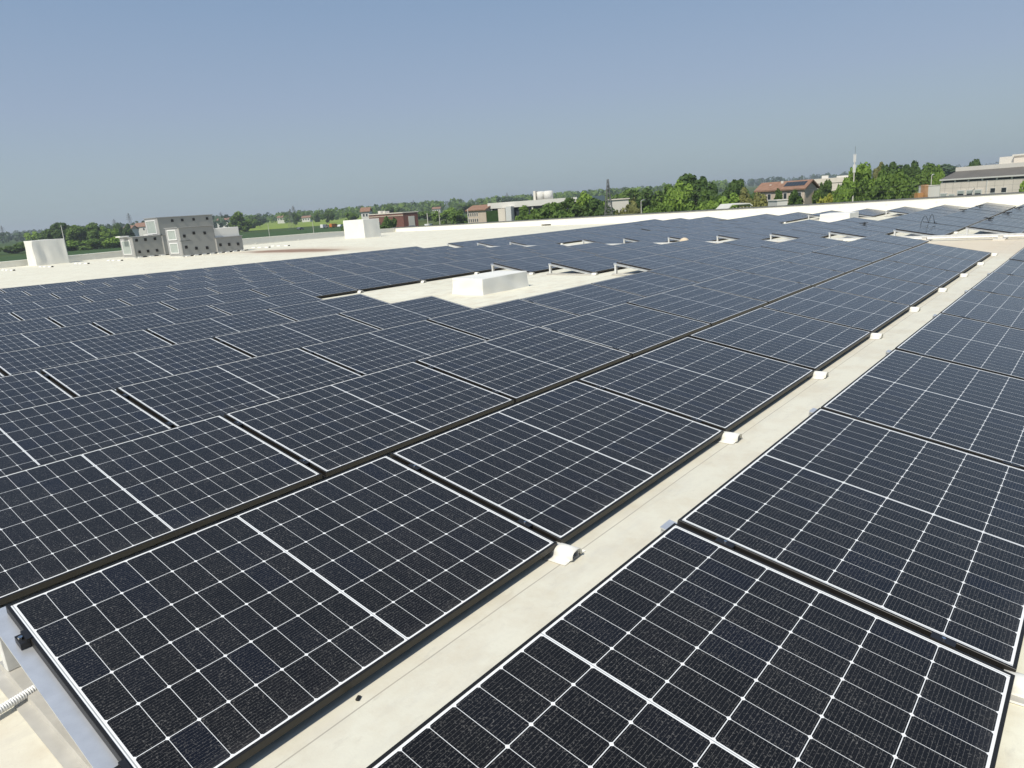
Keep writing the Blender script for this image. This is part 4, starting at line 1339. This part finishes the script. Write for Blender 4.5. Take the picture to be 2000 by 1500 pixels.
pole(1820, 342, 120, 'thin lamp post left of the factory roof', 'street lamp', .07, 0, 'street_lamp', 'lamp')
pole(610, 432, 300, 'thin pole in the bright field', r_=.10)
pole(523, 437, 300, 'thin pole at the left part of the bright field', r_=.10)
# overhead wires from the pylon to the right
for q, (dz0, py1, lb) in enumerate(((.66, 372, 'uppermost'), (.58, 381, 'middle'), (.49, 392, 'lowest'))):
    H = PP.z-gz(PP.x, PP.y)
    A = Vector((PP.x, PP.y, gz(PP.x, PP.y)+H*(.70+.09*(2-q))-.5)); B2 = at(2080, py1-28, 96)
    pts = []
    for t in np.linspace(0, 1, 25):
        p = A.lerp(B2, t); p.z -= 3.2*4*t*(1-t)*.35
        pts.append(p)
    b = MB(); b.tube(pts, .008, 4)
    tag(b.build('overhead_wire', MT['pylon']), '%s of the overhead wires running right from the lattice pylon' % lb, 'wire', 'overhead wires')

# ------------------------------------------------------------------ vehicles far below the parapet
def car(px, py, D, paint, label, rz, van=False, cat='car'):
    P = at(px, py, D)
    zg = gz(P.x, P.y)+.05
    root = empty('parked_van' if van else 'parked_car', label, cat, (P.x, P.y, zg), rz)
    b = MB()
    if van:
        prof = [(-2.4, .35), (2.4, .35), (2.45, 1.0), (2.0, 1.3), (1.5, 2.0), (-2.35, 2.1), (-2.4, 1.0)]
    else:
        prof = [(-2.1, .35), (2.1, .35), (2.15, .75), (1.2, .92), (.55, 1.42), (-1.0, 1.45), (-1.8, .98), (-2.15, .9)]
    b.prism(prof, -.85, .85); soften(b.build('body', paint, root), .06)
    b = MB()
    if van: b.prism([(1.25, 1.35), (1.85, 1.35), (1.45, 1.9), (.4, 1.95), (.4, 1.35)], -.862, .862)
    else: b.prism([(-1.45, .97), (1.0, .95), (.5, 1.36), (-.95, 1.39)], -.862, .862)
    b.build('window', MT['glass'], root)
    for x in (-1.35, 1.35):
        for y in (-.8, .8):
            b = MB(); b.tube([(x, y-.1, .33), (x, y+.1, .33)], .33, 12); b.build('wheel', MT['rubber'], root)
    return root
# ground here lies far below; a raised yard carries the vehicles
def yard(px0, px1, py0, py1, D, label, name='yard'):
    pass
def ground_D(px, py):
    p = ray_g(px, py, .05); return (p-CAM).dot(fw)
for (px, py, mt, lb, rz, van) in ((634, 446, 'paint_w', 'white van parked at the near side of the bright field', .3, True), (665, 444, 'paint_w', 'white car parked left of the bush by the upright white box', .5, False),
                                  (652, 444.5, 'paint_o', 'orange vehicle among those parked beyond the left parapet', .2, True), (587, 449, 'paint_g', 'dark car parked beyond the left parapet, left of the white van', .4, False)):
    car(px, py, ground_D(px, py), MT[mt], lb, rz, van)
for (px, D, mt, lb, rz, van) in ((803, 235, 'paint_g', 'grey lorry parked at the right end of the brick building', 1.0, True), (822, 232, 'paint_w', 'white car parked right of the brick building, nearer one', .6, False),
                                 (838, 240, 'paint_w', 'white van parked right of the brick building, beyond the pale pole', .5, True), (812, 238, 'paint_g', 'dark car beside the grey lorry', .5, False)):
    car(px, 440, D, MT[mt], lb, rz, van)

# ------------------------------------------------------------------ summer haze over the plain
m = bpy.data.materials.new('haze')
m.use_nodes = True
n_ = m.node_tree.nodes; n_.remove(n_['Principled BSDF'])
pv = n_.new('ShaderNodeVolumePrincipled')
pv.inputs['Color'].default_value = (.86, .92, 1.0, 1)
pv.inputs['Density'].default_value = .00028
pv.inputs['Anisotropy'].default_value = .2
m.node_tree.links.new(pv.outputs[0], n_['Material Output'].inputs['Volume'])
b = MB(); b.box(-5200, 5200, -5200, 5200, GZ-RISE*5200-2, GZ+RISE*5200+30)
tag(b.build('haze', m), 'thin summer haze lying over the whole plain', 'haze', kind='stuff')
